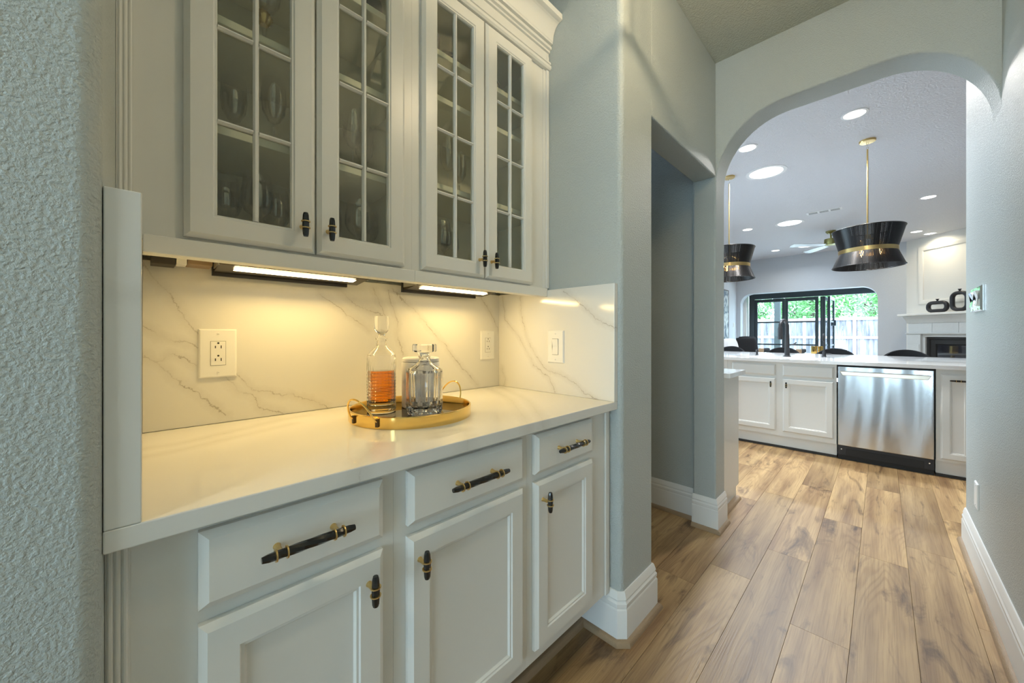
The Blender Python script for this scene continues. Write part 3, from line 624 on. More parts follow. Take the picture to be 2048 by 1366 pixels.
gob_knot = MB().loft(pl).mesh('knot', M['brass'], ang=10)
ends = {}
def glass_on(x, y, z, kind, lab):
    t = thing({'wine': 'wine_glass', 'tall': 'wine_glass', 'gob': 'goblet'}[kind], lab, 'glass', (x, y, z + .0003), random.random() * 6, group='glassware in the wall cabinets')
    if kind == 'gob':
        put('bowl', gob_bowl, t); put('stem', gob_stem, t); put('knot', gob_knot, t, label='gold pinecone-textured stem ornament')
    else:
        put('bowl', wine_bowl if kind == 'wine' else tall_bowl, t); put('stem', wine_stem, t)
    return t
where = {1.392: 'bottom shelf', 1.66: 'second shelf', 1.92: 'third shelf', 1.70: 'second shelf', 2.01: 'third shelf'}
seq = [(.10, 1.20, 1.392), (.16, 1.27, 1.392), (.22, 1.19, 1.392), (.28, 1.27, 1.392), (.36, 1.20, 1.392), (.43, 1.27, 1.392), (.49, 1.19, 1.392), (.545, 1.25, 1.392),
       (.10, 1.20, 1.66), (.18, 1.27, 1.66), (.26, 1.20, 1.66), (.38, 1.22, 1.66), (.47, 1.18, 1.66), (.54, 1.26, 1.66),
       (.67, 1.20, 1.392), (.74, 1.25, 1.392), (.81, 1.19, 1.392), (.89, 1.25, 1.392),
       (.68, 1.19, 1.70), (.76, 1.25, 1.70), (.83, 1.18, 1.70), (.93, 1.24, 1.70), (1.01, 1.18, 1.70)]
cnt = {}
for i, (x, y, z) in enumerate(seq):
    side = 'left' if x < .6 else 'right'; key = (side, z); cnt[key] = cnt.get(key, 0) + 1
    tot = sum(1 for q in seq if q[2] == z and ((q[0] < .6) == (x < .6)))
    ordn = ['first', 'second', 'third', 'fourth', 'fifth', 'sixth', 'seventh', 'eighth'][cnt[key] - 1]
    lab = '%s clear wine glass from the left on the %s of the %s wall cabinet' % (ordn, where[z], side)
    glass_on(x, y, z, 'tall' if (z > 1.5) else 'wine', lab)
glass_on(.235, 1.19, 1.92, 'gob', 'goblet with gold pinecone stem behind the leftmost cabinet door')
glass_on(.40, 1.22, 1.92, 'gob', 'goblet with gold pinecone stem behind the second cabinet door')
glass_on(.12, 1.22, 1.92, 'tall', 'single clear glass left of the gold-stemmed goblet')
def mug(x, y, z, rz, lab):
    t = thing('mug', lab, 'mug', (x, y, z + .0003), rz, group='charcoal mugs on the top shelf')
    MB().lathe([(.0, 0), (.030, 0), (.034, .004), (.038, .030), (.040, .075), (.037, .075), (.035, .030), (.030, .008), (.0, .006)], 28, cap0=False, cap1=False).build('cup', M['mug'], t)
    MB().tube([(.037, 0, .060), (.055, 0, .062), (.064, 0, .048), (.060, 0, .028), (.040, 0, .020)], .0045, 8).build('handle', M['mug'], t)
mug(.735, 1.16, 2.17, 2.6, 'charcoal mug on the top shelf, leftmost in the right cabinet')
mug(.84, 1.20, 2.17, -.5, 'charcoal mug on the top shelf, middle of the right cabinet')
mug(1.005, 1.16, 2.17, -.3, 'charcoal mug on the top shelf behind the rightmost door')
mb = MB().lathe([(.0, 0), (.045, 0), (.075, .030), (.095, .075), (.092, .075), (.071, .032), (.043, .005), (.0, .005)], 32, cap0=False, cap1=False)
mb.build('bowl', M['mug'], None, 'dark patterned bowl on the top shelf of the left cabinet', 'bowl', loc=(.48, 1.215, 2.1703))

# ------------------------------------------------------------------ hall ceiling lamps (outside the picture, above the bar)
def downlight(x, y, z, r, energy, col, lab, grp, mat='lens', spot=True):
    t = thing('recessed_light', lab, 'ceiling light', (x, y, z), group=grp)
    MB().lathe([(r * .80, -.001), (r * .82, -.006), (r, -.004), (r, 0), (r * .8, 0)], 40, cap0=False, cap1=False).build('trim_ring', M['vent'], t)
    MB().lathe([(r * .80, -.0012), (r * .80, -.0030), (.0, -.0042)], 40, cap1=False).build('lens', M[mat], t, label='glowing lens')
    if energy:
        l = lamp('downlight_lamp', 'AREA', (0, 0, -.012), (0, 0, 0), energy, col, shape='DISK', size=r * 1.5); l.data.spread = math.radians(150); l.parent = t
    return t
WARM = (1, .88, .64); NEUT = (1, .96, .92)
LZ = HC
t = thing('ceiling_lantern', 'square metal lantern under the hall ceiling, mirrored in the cabinet doors', 'ceiling light', (1.10, .18, LZ), .25)
MB().box(-.075, .075, -.075, .075, -.018, -.0005).build('canopy', M['chrome'], t, bevel=.003)
MB().lathe([(.008, -.075), (.008, -.0185)], 10).build('stem', M['chrome'], t)
h0 = .20
for z0 in (-.088, -.37):
    for sg in (-1, 1):
        MB().box(-h0, h0, sg * h0 - .009, sg * h0 + .009, z0, z0 + .018).build('frame_bar', M['chrome'], t); MB().box(sg * h0 - .009, sg * h0 + .009, -h0 + .0092, h0 - .0092, z0, z0 + .018).build('frame_bar', M['chrome'], t)
for sx in (-1, 1):
    for sy in (-1, 1): MB().box(sx * h0 - .0088, sx * h0 + .0088, sy * h0 - .0088, sy * h0 + .0088, -.3518, -.0882).build('post', M['chrome'], t)
MB().box(-h0 + .01, h0 - .01, -.006, .006, -.086, -.076).box(-.006, .006, -h0 + .01, h0 - .01, -.086, -.0761).build('cross_bar', M['chrome'], t)
for k in range(4):
    q = PI / 2 * k + .4; c, s_ = .05 * math.cos(q), .05 * math.sin(q)
    MB().lathe([(.010, -.20), (.010, -.0865)], 10, (c, s_, 0)).build('candle_sleeve', M['plate'], t)
    MB().lathe([(.008, -.202), (.014, -.222), (.011, -.245), (.003, -.262)], 10, (c, s_, 0)).build('bulb', M['bulb'], t)
    l = lamp('lantern_lamp', 'POINT', (c * 1.0, s_ * 1.0, -.285), (0, 0, 0), 4.0, (1, .80, .50), shadow_soft_size=.015); l.parent = t
downlight(-1.0, .18, HC, .085, 6, WARM, 'recessed light in the hall ceiling behind the viewer', 'hall downlights')
g = 'kitchen and living room downlights'
for x, y, lab in [(4.305, .166, 'round recessed light nearest the archway, above the tall pendant rod'), (4.328, .961, 'recessed light half hidden by the left curve of the arch'),
                  (7.632, -.451, 'recessed light right of the nearer pendant rod'), (7.703, 1.711, 'small recessed light left of the middle sun tunnel'),
                  (10.086, 1.696, 'small recessed light at the far left of the living room ceiling'), (10.045, -.447, 'left one of two recessed lights over the fireplace'), (10.423, -.635, 'right one of two recessed lights over the fireplace')]:
    downlight(x, y, KC, .088, 27 if x < 5 else (16 if x < 9.9 else 5), NEUT if x < 9.9 else WARM, lab, g)
g = 'sun tunnels'
for x, y, lab in [(5.136, .955, 'largest bright round sun tunnel in the kitchen ceiling'), (7.755, 1.108, 'middle round sun tunnel left of the vent'), (9.996, 1.119, 'farthest round sun tunnel by the fan blades')]:
    t = downlight(x, y, KC, .20, 75 if x < 6 else (45 if x < 9 else 14), (.76, .88, 1), lab, g, 'skylens'); t.name = 'sun_tunnel'; t['category'] = 'skylight'

# ------------------------------------------------------------------ kitchen: end cabinet behind the archway
t = thing('base_cabinet', 'white cabinet end just behind the archway on the left', 'cabinet', (2.85, 1.0, 0))
MB().box(-.178, .165, -.275, .35, .10, .883).build('body', M['white'], t)
MB().box(-.178, .150, -.262, .34, .0, .0998).build('toe_kick', M['white'], t)
MB().sweep(QP, [(.150, -.262), (-.178, -.262)]).build('quarter_round', M['quarter'], t)
MB().box(2.672, 3.052, .69, 1.36, .8836, .914).build('countertop', M['qisland'], None, 'small white countertop end behind the archway', 'countertop', bevel=.002)

# ------------------------------------------------------------------ kitchen island
XI = 4.625   # cabinet face frame plane
def island_unit(name, ya, yb_, lab, fronts, toe=True):
    """ya > yb_: left and right ends seen from the hall; local x runs to the right"""
    t = thing(name, lab, 'cabinet', (XI, ya, 0), -PI / 2); w = ya - yb_
    MB().box(.0003, w - .0003, .0203, .62, .13, .66 if name == 'sink_cabinet' else .883).build('body', M['white'], t)
    MB().box(.0003, w - .0003, 0, .02, .13, .883).build('face_frame', M['white'], t)
    MB().box(.0003, w - .0003, .03, .6, .022, .1298).build('toe_board', M['white'], t)
    MB().box(.0003, w - .0003, .022, .6, 0, .0218).build('toe_kick', M['toe'], t)
    for kind, a, b, z0, z1, kx, kz in fronts:
        a, b = ya - a, ya - b
        o = (slab if kind == 'drawer' else shaker)(kind, a, b, z0, z1, -.0005, t)
        if kx is not None: add_hw(KNOB if kind == 'door' and kz > .6 and kx != 'x' else KNOBX, o, (a + b) / 2 if kx == 'x' else ya - kx, -.0195, kz)
    return t
island_unit('sink_cabinet', 1.22, .302, 'white double-door sink cabinet left of the dishwasher',
            [('drawer', 1.17, .775, .744, .857, None, 0), ('drawer', .715, .322, .744, .857, None, 0), ('door', 1.17, .775, .178, .718, .812, .655), ('door', .715, .322, .178, .718, .682, .655)])
island_unit('base_cabinet', 2.1, 1.2203, 'white island cabinet hidden left of the sink cabinet', [('door', 2.0, 1.28, .178, .857, 1.35, .7)])
island_unit('pullout_cabinet', -.3135, -.546, 'narrow white island cabinet right of the dishwasher with a small black pull', [('door', -.337, -.522, .150, .845, 'x', .795)])
t = thing('dishwasher', 'stainless steel dishwasher in the island with bar handle', 'dishwasher', (XI, .2975, 0), -PI / 2); w = .606
MB().box(.004, w - .002, .0, .6, .03, .878).build('tub', M['slot'], t)
MB().box(.006, w - .006, -.024, -.0005, .135, .868).build('door', M['steel'], t, bevel=.004)
MB().box(.004, w - .004, -.012, -.0005, .869, .880).build('control_strip', M['slot'], t)
hb = MB().prism([(.022, .826), (w - .022, .826), (w - .040, .790), (.040, .790)], -.072, -.052, 'y'); h_ = hb.build('handle', M['barsteel'], t, bevel=.003)
for x in (.06, w - .06): MB().box(x - .012, x + .012, -.0518, -.0242, .797, .820).build('handle_mount', M['steel'], t)
MB().box(.004, w - .004, .012, .05, .0, .030).build('kick_bottom', M['slot'], t)
MB().box(.004, w - .004, -.010, .0, .045, .132).build('kick_plate', M['matteblack'], t, bevel=.002)
MB().box(.06, w - .06, -.013, -.0103, .045, .110).build('vent_grille', M['slot'], t, bevel=.001)
for x in (.03, w - .03): MB().lathe([(.006, 0), (.005, -.003)], 10, (x, -.010, .098), 'y').build('screw', M['chrome'], t)
# worktop with the sink cut-out
ct = MB(); zt0, zt1 = .8836, .914
sx0, sx1, sy0, sy1 = 4.72, 5.10, .45, 1.20
ct.prism(rrect(4.585, sx0, -.95, 2.3, (.01, 0, 0, .01), 3), zt0, zt1).prism(rrect(sx1, 6.15, -.95, 2.3, (0, .30, .02, 0), 8), zt0, zt1).box(sx0, sx1, -.95, sy0, zt0, zt1).box(sx0, sx1, sy1, 2.3, zt0, zt1)
ct.build('countertop', M['qisland'], None, 'long glossy white island countertop with sink and faucet', 'countertop')
t = thing('kitchen_sink', 'white undermount sink set in the island countertop', 'sink', (4.91, .825, .70))
MB().box(-.19, .19, -.375, .375, -.02, .0).box(-.19, -.18, -.375, .375, 0, .183).box(.18, .19, -.375, .375, 0, .183).box(-.18, .18, -.375, -.365, 0, .183).box(-.18, .18, .365, .375, 0, .183).build('basin', M['plate'], t)
MB().lathe([(.035, .0005), (.03, .003)], 20).build('drain', M['chrome'], t)
# faucet
t = thing('faucet', 'tall matte black pull-down faucet at the island sink', 'faucet', (5.19, .764, .9142))
MB().lathe([(.036, 0), (.036, .006), (.026, .012), (.023, .10), (.023, .23), (.020, .26)], 24).build('body', M['matteblack'], t)
P = [(0, 0, .25)]
for k in range(13):
    a = PI * k / 12; P.append((-.075 * (1 - math.cos(a)), .02 * (1 - math.cos(a)), .335 + .075 * math.sin(a)))
MB().tube(P, .018, 12, [.0195] * 3 + [.017] * (len(P) - 3)).build('spout', M['matteblack'], t)
MB().lathe([(.016, .336), (.022, .320), (.024, .225), (.026, .20), (.020, .195)], 16, (-.15, .04, 0)).build('spray_head', M['matteblack'], t)
MB().tube([(0, -.02, .13), (-.0, -.055, .135), (0, -.085, .16)], .007, 8).build('lever', M['matteblack'], t)
t = thing('soap_dispenser', 'small black soap dispenser left of the faucet', 'dispenser', (5.29, 1.075, .9142))
MB().lathe([(.018, 0), (.018, .004), (.012, .008), (.011, .035), (.014, .038), (.015, .060), (.012, .066)], 16).build('pump', M['matteblack'], t)
MB().tube([(0, 0, .055), (-.03, 0, .060), (-.05, 0, .052)], .006, 8).build('nozzle', M['matteblack'], t)
t = thing('filter_faucet', 'slim black filtered-water tap right of the sink', 'faucet', (5.36, .455, .9142))
MB().lathe([(.022, 0), (.022, .005), (.017, .01), (.017, .055), (.013, .062)], 16).build('body', M['matteblack'], t)
P = [(0, 0, .05), (0, 0, .21)] + [(-.045 * (1 - math.cos(a)), 0, .21 + .045 * math.sin(a)) for a in [PI * k / 8 for k in range(1, 9)]]
MB().tube(P + [(-.09, 0, .18)], .0065, 8).build('spout', M['matteblack'], t)
MB().tube([(0, -.015, .035), (0, -.05, .036), (0, -.062, .036)], .006, 8).build('lever', M['matteblack'], t)

# bar stools
def stool():
    t = thing('bar_stool', 'x', 'stool', (0, 0, 0), group='bar stools along the island')
    MB().lathe([(.0, .62), (.19, .62), (.205, .635), (.205, .670), (.18, .690), (.0, .695)], 32, cap0=False, cap1=False).build('seat', M['fabricblack'], t)
    # curved tub back: top edge highest at the middle, falling to the sides
    outer, inner = [], []; n = 24; vs = []; fs = []
    for k in range(n + 1):
        a = math.radians(-88 + 176 * k / n); c = math.cos(a)
        top = .70 + .275 * max(0., c) ** .55
        for r, z in ((.215, .66), (.235, top), (.222, top + .006), (.208, top), (.190, .69)):
            vs.append((r * math.cos(a), r * math.sin(a), z))
    for k in range(n):
        for j in range(5):
            fs.append((k * 5 + j, k * 5 + (j + 1) % 5, (k + 1) * 5 + (j + 1) % 5, (k + 1) * 5 + j))
    fs += [(0, 1, 2, 3, 4), tuple(n * 5 + j for j in range(5))]
    MB().add(vs, fs).build('backrest', M['fabricblack'], t)
    for sx in (-1, 1):
        for sy in (-1, 1): MB().tube([(sx * .13, sy * .13, .62), (sx * .19, sy * .19, .0)], .012, 8).build('leg', M['matteblack'], t)
    MB().tube([(.172, .172, .22), (-.172, .172, .22), (-.172, -.172, .22), (.172, -.172, .22)], .008, 8, closed=True).build('footrest', M['brass'], t)
    return t
st = stool()
for i, (y, lab) in enumerate([(-.205, 'black tub bar stool in front of the fireplace, behind the dishwasher'), (.44, 'black tub bar stool behind the slim water tap'), (1.00, 'black tub bar stool behind the tall faucet'), (1.66, 'black tub bar stool at the far left edge of the archway')]):
    o = st if i == 0 else copy_tree(st)
    o.location = (6.32, y, 0); o['label'] = lab
    o.rotation_euler = (0, 0, 0)

# ------------------------------------------------------------------ pendants
def pendant():
    t = thing('pendant_light', 'x', 'pendant light', (0, 0, KC), group='black string pendants over the island')
    MB().lathe([(.062, -.0005), (.062, -.012), (.058, -.018), (.012, -.020)], 32).build('canopy', M['brass'], t)
    for k in range(3): MB().tube([(.008 * math.cos(q), 0 if k % 2 else .008 * math.sin(q), -.030 - .022 * k + .013 * math.sin(q) if k % 2 else -.030 - .022 * k + .013 * math.cos(q)) for q in [2 * PI * j / 12 for j in range(12)]], .002, 6, closed=True).build('chain_link', M['chrome'], t)
    MB().lathe([(.0065, -.95), (.0065, -.085)], 12).build('rod', M['brass'], t)
    zt, zw0, zw1, zb = -.865, -1.060, -1.090, -1.225; R, w = .262, .212
    def strings(nm, r0, z0, r1, z1):
        mb = MB(); n = 150; rnd_ = random.Random(3)
        for k in range(n):
            a = 2 * PI * k / n; da = 2 * PI / n * rnd_.uniform(.38, .499)
            for q in (0,):
                c = [(r0, a - da, z0), (r0, a + da, z0), (r1, a + da, z1), (r1, a - da, z1)]
                o_ = [(r * math.cos(b), r * math.sin(b), z) for r, b, z in c]; i_ = [((r - .0025) * math.cos(b), (r - .0025) * math.sin(b), z) for r, b, z in c]
                mb.add(o_ + i_, [(0, 1, 2, 3), (7, 6, 5, 4), (0, 4, 5, 1), (1, 5, 6, 2), (2, 6, 7, 3), (3, 7, 4, 0)])
        o = mb.build(nm, M['shade'], t, smooth=False); o['label'] = 'black pleated string shade'; return o
    strings('upper_shade', R, zt, w, zw0); strings('lower_shade', w, zw1, R, zb)
    MB().lathe([(w - .004, zw1 - .004), (w + .003, zw1 - .004), (w + .003, zw0 + .004), (w - .004, zw0 + .004)], 64, cap0=False, cap1=False).loft([[(w - .004, 0, zw0)] * 3] * 2).build('waist_band', M['brass'], t, label='brass waist band')
    for r, z, nm in ((R, zt, 'top_ring'), (R, zb, 'bottom_ring')): MB().tube([(r * math.cos(q), r * math.sin(q), z) for q in [2 * PI * j / 64 for j in range(64)]], .0045, 8, closed=True).build(nm, M['shade'], t)
    MB().lathe([(.02, -.955), (.022, -.94), (.022, -.92), (.008, -.91)], 16).build('hub', M['brass'], t)
    for k in range(3):
        a = 2 * PI * k / 3 + .5; c, s = math.cos(a), math.sin(a)
        MB().tube([(.015 * c, .015 * s, -.945), (w * c, w * s, -1.07)], .004, 6).build('arm', M['brass'], t)
        MB().lathe([(.011, -1.04), (.011, -.985), (.008, -.98)], 12, (.09 * c, .09 * s, 0)).build('socket', M['brass'], t)
        MB().lathe([(.004, -1.115), (.012, -1.095), (.015, -1.07), (.010, -1.045), (.008, -1.041)], 12, (.09 * c, .09 * s, 0)).build('bulb', M['bulb'], t, label='small glowing bulb')
    return t
pd = pendant(); pd.location = (4.984, .10, KC); pd['label'] = 'black string pendant with brass band hanging nearer the hall, right'
p2 = copy_tree(pd); p2.location = (4.97, 1.295, KC); p2['label'] = 'black string pendant with brass band half hidden by the arch, left'

# ceiling fan
t = thing('ceiling_fan', 'ceiling fan with aged brass motor behind the nearer pendant', 'fan', (8.90, .66, KC))
MB().lathe([(.075, -.0005), (.075, -.02), (.05, -.045), (.018, -.05)], 24).build('canopy', M['brassgreen'], t)
MB().lathe([(.014, -.14), (.014, -.045)], 12).build('downrod', M['brassgreen'], t)
MB().lathe([(.03, -.13), (.095, -.145), (.10, -.23), (.09, -.25), (.04, -.26)], 28).build('motor', M['brassgreen'], t)
for k in range(4):
    a = math.radians(38 + 90 * k)
    MB().add(*(lambda q: (q.v, q.f))(MB().prism([(.10, -.04), (.30, -.06), (.66, -.07), (.68, 0), (.66, .07), (.30, .06), (.10, .04)], -.006, .0))).move(Matrix.Translation((0, 0, -.245)) @ Matrix.Rotation(a, 4, 'Z') @ Matrix.Rotation(.2, 4, 'X')).build('blade', M['blade'], t)
# vent
t = thing('ceiling_vent', 'white rectangular air vent in the kitchen ceiling', 'vent', (7.371, .627, KC))
MB().panel(-.07, .07, -.21, .21, 0, [(0, 0), (0, .004), (.008, .008)]).move(Matrix(((1, 0, 0, 0), (0, 0, 1, 0), (0, 1, 0, 0), (0, 0, 0, 1)))).build('frame', M['vent'], t)
for y in (-.13, 0, .13):
    MB().box(-.045, .045, y - .052, y + .052, -.0095, -.0082).build('grille_backing', M['grey'], t)
    for k in range(4): MB().box(-.040 + .024 * k, -.037 + .024 * k, y - .052, y + .052, -.0105, -.0097).build('louvre', M['vent'], t, smooth=False)

# ------------------------------------------------------------------ garden door (bifold)
dr = struct('door_1', MB().box(11.56, 11.68, 2.41, 2.53, 0, 2.36).box(11.56, 11.68, -.75, 2.41, 2.09, 2.36).box(11.56, 11.68, -.75, -.65, 0, 2.09).box(11.56, 11.68, -.65, 2.41, -.01, .02), M['frameblack'], label='black bifold garden door, right half folded open')
def add_leaf(x, y, rz, w, handle):
    e = MB().box(-.022, .022, 0, .06, .03, 2.08).box(-.022, .022, w - .06, w, .03, 2.08).box(-.022, .022, .06, w - .06, .03, .13).box(-.022, .022, .06, w - .06, 2.0, 2.08).build('leaf_frame', M['frameblack'], dr, loc=(x, y, 0)); e.rotation_euler = (0, 0, rz)
    MB().box(-.004, .004, .0605, w - .0605, .1305, 1.9995).build('pane', M['pane'], e)
    for z in (.90, 1.475): MB().box(-.012, .012, .0605, w - .0605, z - .018, z + .018).build('muntin', M['frameblack'], e)
    if handle:
        MB().box(-.05, .05, w - .045, w - .015, 1.38, 1.52).build('lock_box', M['frameblack'], e)
        MB().tube([(-.022, w - .03, 1.32), (-.07, w - .03, 1.32), (-.07, w - .03, .97), (-.022, w - .03, .97)], .008, 6).build('pull_handle', M['frameblack'], e)
    return e
add_leaf(11.62, 1.752, 0, .655, False)
add_leaf(11.62, 1.092, 0, .655, False)
add_leaf(11.62, 1.035, -PI / 2 + .03, .655, False)
add_leaf(12.29, .962, PI / 2 - .04, .655, False)
add_leaf(11.66, .90, -PI / 2 - .06, .655, True)

# outdoors
struct('floor_patio', MB().box(11.7, 30, -12, 16, -.25, -.06), M['concrete'], label='pale patio outside the garden door')
t = thing('porch_post', 'grey porch post outside the left garden door leaf', 'post', (13.8, 2.27, -.06))
MB().box(-.075, .075, -.075, .075, 0, 2.75).build('shaft', M['post'], t, bevel=.006); MB().box(-.1, .1, -.1, .1, 0, .18).build('base', M['post'], t, bevel=.006)
MB().box(-.1, .1, -.1, .1, 2.6, 2.75).build('capital', M['post'], t, bevel=.006)
fn = thing('garden_fence', 'weathered board fence with pale rails behind the garden door', 'fence', (19, 2, -.06))
pk = MB().box(0, .022, 0, .138, 0, 1.86).mesh('picket', M['fence'], smooth=False)
for k in range(62): put('picket', pk, fn, loc=(.0 + .004 * (k % 2), -4.2 + .142 * k, .02 * random.random()))
for z in (.35, 1.05, 1.76): MB().box(-.05, -.001, -4.2, 4.6, z, z + .10).build('rail', M['fencerail'], fn)
for y in (-3.9, -2.62, -1.27, .215, 1.65, 3.1): MB().box(-.14, -.051, y - .045, y + .045, 0, 1.95).build('post', M['fencerail'], fn)
def tree(x, y, h, r, nleaf, mat, lab):
    t = thing('tree', lab, 'tree', (x, y, -.06), group='trees behind the garden fence'); rnd = random.Random(int(x * 100 + y * 10))
    MB().tube([(0, 0, 0), (.1, .05, h * .4), (.05, -.1, h * .75)], .12, 8, [.16, .12, .05]).build('trunk', M['bark'], t)
    for k in range(3):
        a = rnd.random() * 6.3; MB().tube([(.08, 0, h * (.3 + .1 * k)), (r * .5 * math.cos(a), r * .5 * math.sin(a), h * (.5 + .1 * k))], .05, 6, [.06, .02]).build('branch', M['bark'], t)
    vs, fs = [], []
    for i in range(nleaf):
        while True:
            p = Vector((rnd.uniform(-1, 1), rnd.uniform(-1, 1), rnd.uniform(-1, 1)))
            if p.length < 1 and noise.noise(p * 2.2 + Vector((x, y, 0))) > -.12: break
        p = Vector((p.x * r, p.y * r, h * .58 + p.z * h * .42)); s = rnd.uniform(.06, .13)
        d = Vector((rnd.gauss(0, 1), rnd.gauss(0, 1), rnd.gauss(0, 1))).normalized(); e = d.orthogonal().normalized()
        k = len(vs); vs += [tuple(p - d * s), tuple(p + e * s * .45), tuple(p + d * s), tuple(p - e * s * .45)]; fs.append((k, k + 1, k + 2, k + 3))
    o = MB().add(vs, fs).build('crown', M[mat], t, smooth=False); o['kind'] = 'stuff'
for a in [(21.3, 5.2, 4.2, 1.45, 5200, 'leaf', 'bright leafy tree seen through the left door leaf'), (21.6, 2.25, 4.6, 1.45, 5200, 'leaf', 'bright leafy tree seen through the middle door leaf'), (24.6, .3, 5.6, 1.5, 3000, 'leaf2', 'sparse tree with visible trunk above the open doorway'),
          (21.8, -.75, 4.4, 1.25, 4000, 'leaf', 'green bush at the right edge of the garden opening'), (26.4, 4.2, 6.4, 2.2, 4500, 'leaf2', 'tall pale tree farthest behind the fence')]: tree(*a)

# ------------------------------------------------------------------ living room
t = thing('sofa', 'white upholstered sofa along the left living room wall', 'sofa', (9.6, 2.2, 0))
MB().box(-1.1, 1.1, -.40, .44, .12, .42).build('base', M['fabricwhite'], t, bevel=.03)
MB().box(-1.1, 1.1, .35, .47, .42, .90).build('backrest', M['fabricwhite'], t, bevel=.05, seg=3)
for s in (-1, 1): MB().box(s * 1.1 - .1, s * 1.1 + .1, -.42, .21, .12, .68).build('armrest', M['fabricwhite'], t, bevel=.04, seg=3)
for x in (-.5, .5): MB().box(x - .495, x + .495, -.42, .2, .425, .58).build('seat_cushion', M['fabricwhite'], t, bevel=.04, seg=3)
for x in (-1.0, 1.0):
    for y in (-.34, .4): MB().lathe([(.02, 0), (.028, .12)], 10, (x, y, 0)).build('leg', M['matteblack'], t)
def pillow(x, y, z, s, rz, tilt, mat, lab):
    vs, fs = [], []; n = 12
    for sgn in (1, -1):
        for i in range(n + 1):
            for j in range(n + 1):
                u, v = -1 + 2 * i / n, -1 + 2 * j / n; th = .085 * (max(0, (1 - u ** 4) * (1 - v ** 4))) ** .5
                vs.append((u * s * (1 - .06 * v * v), sgn * th, v * s * (1 - .06 * u * u)))
    m_ = (n + 1) ** 2
    for q in range(2):
        for i in range(n):
            for j in range(n):
                a = q * m_ + i * (n + 1) + j; fs.append((a, a + 1, a + n + 2, a + n + 1))
    o = MB().add(vs, fs).build('throw_pillow', M[mat], None, lab, 'pillow', 'pillows on the white sofa', loc=(x, y, z)); o.rotation_euler = (tilt, 0, rz)
pillow(9.05, 2.32, .84, .24, -.25, -.2, 'fabricwhite', 'white throw pillow left of the black ones on the sofa')
pillow(9.66, 2.15, .85, .25, -.7, -.2, 'fabricblack', 'black throw pillow in front on the sofa')
pillow(10.15, 2.24, .88, .24, -.6, -.15, 'fabricblack', 'black throw pillow behind the other black one on the sofa')
t = thing('armchair', 'dark armchair with wooden arm ends beyond the faucet', 'armchair', (9.05, 1.41, 0))
MB().box(-.30, .30, -.28, .28, .22, .46).build('seat', M['fabricblack'], t, bevel=.03)
MB().box(.22, .34, -.28, .28, .47, .80).build('backrest', M['fabricblack'], t, bevel=.04, seg=3)
for y in (-.30, .30):
    MB().box(-.26, .30, y - .045, y + .045, .80, .875).build('arm_pad', M['fabricblack'], t, bevel=.02)
    MB().box(-.31, -.262, y - .045, y + .045, .78, .885).build('arm_end', M['quarter'], t, bevel=.012)
    for x in (-.27, .28): MB().box(x - .022, x + .022, y - .022, y + .022, 0, .798).build('leg', M['quarter'], t, bevel=.004)
t = thing('wall_art', 'narrow framed abstract picture on the left living room wall', 'picture', (9.95, 2.688, 1.62))
MB().panel(-.24, .24, -.62, .62, 0, [(0, 0), (0, .03), (.02, .03), (.022, .02)]).build('frame', M['grey'], t)
m, nt, b = new_mat('abstract_print'); g = N(nt, 'ShaderNodeNewGeometry'); n = N(nt, 'ShaderNodeTexNoise', i={'Scale': 5., 'Detail': 5, 'Distortion': 1.}); cr_ = N(nt, 'ShaderNodeValToRGB')
cr_.color_ramp.elements[0].position = .38; cr_.color_ramp.elements[0].color = (.05, .10, .16, 1); cr_.color_ramp.elements[1].position = .62; cr_.color_ramp.elements[1].color = (.62, .68, .68, 1)
nt.links.new(g.outputs['Position'], n.inputs['Vector']); nt.links.new(n.outputs[0], cr_.inputs[0]); nt.links.new(cr_.outputs[0], b.inputs['Base Color'])
MB().box(-.216, .216, -.024, -.0205, -.596, .596).build('canvas', m, t)
outlet((10.72, 2.6895, 1.40), 0, .075, .12, 'white wall switch beside the garden door opening', 'switch')
# coffee table, gilt vases, armchair
t = thing('side_table', 'low white table near the garden door', 'table', (10.2, .99, 0))
MB().lathe([(.28, .72), (.30, .725), (.30, .745), (.28, .75)], 32).build('table_top', M['plate'], t); MB().lathe([(.18, 0), (.18, .02), (.03, .04), (.03, .72)], 24).build('pedestal', M['brass'], t)
for i, (x, y, lab) in enumerate([(10.17, 1.03, 'left one of the two small gold vases'), (10.20, .92, 'right one of the two small gold vases')]):
    MB().lathe([(.0, 0), (.045, 0), (.052, .02), (.048, .10), (.052, .16), (.046, .16), (.042, .02), (.0, .01)], 20, cap0=False, cap1=False).build('vase', M['gold'], None, lab, 'vase', 'gold vases', loc=(x, y, .7503))

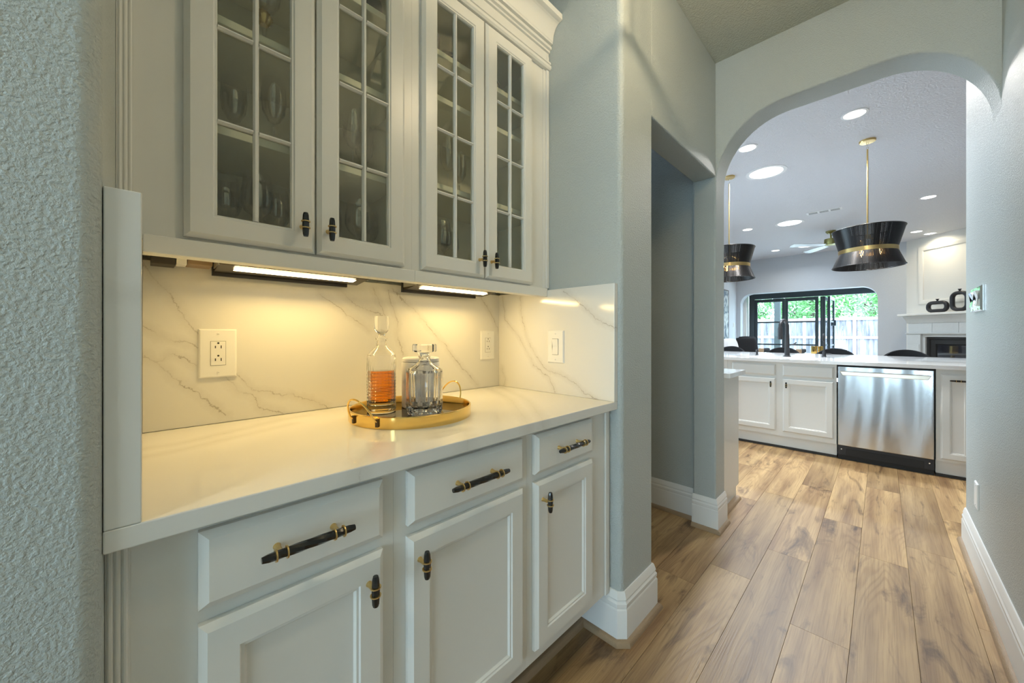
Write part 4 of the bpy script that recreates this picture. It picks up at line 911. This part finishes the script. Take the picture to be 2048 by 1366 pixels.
# corner fireplace: local x runs right along the 45 degree wall, front is -y
fp = thing('fireplace', 'pale stone corner fireplace with mantel and black firebox', 'fireplace', (11.0, -.353, 0), math.radians(-135))
struct('wall_fireplace', MB().box(0, 3.4, 0, .12, 0, KC).move(Matrix.Translation((11.0, -.353, 0)) @ Matrix.Rotation(math.radians(-135), 4, 'Z')), M['firewall'], label='angled wall above the fireplace')
MB().box(.16, .40, -.16, -.001, 0, 1.17).build('pilaster', M['stone'], fp, bevel=.004); MB().box(1.62, 1.86, -.16, -.001, 0, 1.17).build('pilaster', M['stone'], fp, bevel=.004)
MB().box(.18, .38, -.166, -.1602, .62, .97).build('pilaster_block', M['stone'], fp, bevel=.003)
MB().box(.14, 1.88, -.18, -.001, 1.171, 1.195).build('frieze_ledge', M['stone'], fp, bevel=.004)
for k in range(4): MB().box(.18 + .415 * k, .591 + .415 * k, -.155, -.001, 1.196, 1.38).build('frieze_stone', M['stone'], fp, bevel=.003)
MB().prism([(-.001, 1.381), (-.165, 1.381), (-.175, 1.40), (-.18, 1.42), (-.215, 1.47), (-.245, 1.50), (-.245, 1.522), (-.001, 1.522)], .16, 1.86, 'x').build('bed_mould', M['stone'], fp)
MB().box(.10, 1.92, -.30, -.001, 1.523, 1.565).build('mantel_shelf', M['firewall'], fp, bevel=.008)
MB().box(.401, 1.619, -.12, -.001, 1.115, 1.17).build('lintel', M['stone'], fp, bevel=.003)
MB().box(.401, .449, -.12, -.001, 0, 1.114).build('slip', M['stone'], fp); MB().box(1.571, 1.619, -.12, -.001, 0, 1.114).build('slip', M['stone'], fp)
MB().panel(.45, 1.57, .05, 1.113, -.001, [(0, 0), (0, .09), (.04, .09), (.05, .07), (.13, .07), (.14, .05)]).build('firebox', M['slot'], fp)
MB().box(.60, 1.42, -.060, -.0515, .20, .965).build('fire_glass', M['fireglass'], fp)
struct('trim_overmantel', MB().panel(.235, 1.80, 1.75, 2.87, -.001, [(0, 0), (0, .020), (.02, .028), (.06, .022), (.08, .012), (.08, 0)], True).move(Matrix.Translation((11.0, -.353, 0)) @ Matrix.Rotation(math.radians(-135), 4, 'Z')), M['firewall'], label='raised panel moulding above the mantel')
def ringvase(x, w, h, lab):
    t = thing('decorative_vase', lab, 'vase', tuple(Matrix.Translation((11.0, -.353, 0)) @ Matrix.Rotation(math.radians(-135), 4, 'Z') @ Vector((x, -.20, 1.5653))), math.radians(-135), group='hollow black vases on the mantel')
    th = .033; P = []
    rr = min(w, h) * .30; P = rrect(-w / 2 + th, w / 2 - th, th, h - th, (rr, rr, rr, rr), 6)
    MB().tube([(p[0], 0, p[1]) for p in P], th, 12, closed=True).build('ring_body', M['matteblack'], t)
    MB().lathe([(.016, h - .004), (.012, h + .012), (.026, h + .032), (.022, h + .036)], 16).build('neck', M['matteblack'], t)
ringvase(.72, .36, .215, 'low wide hollow black vase on the mantel'); ringvase(1.06, .285, .36, 'tall hollow black vase on the mantel, right of the low one')
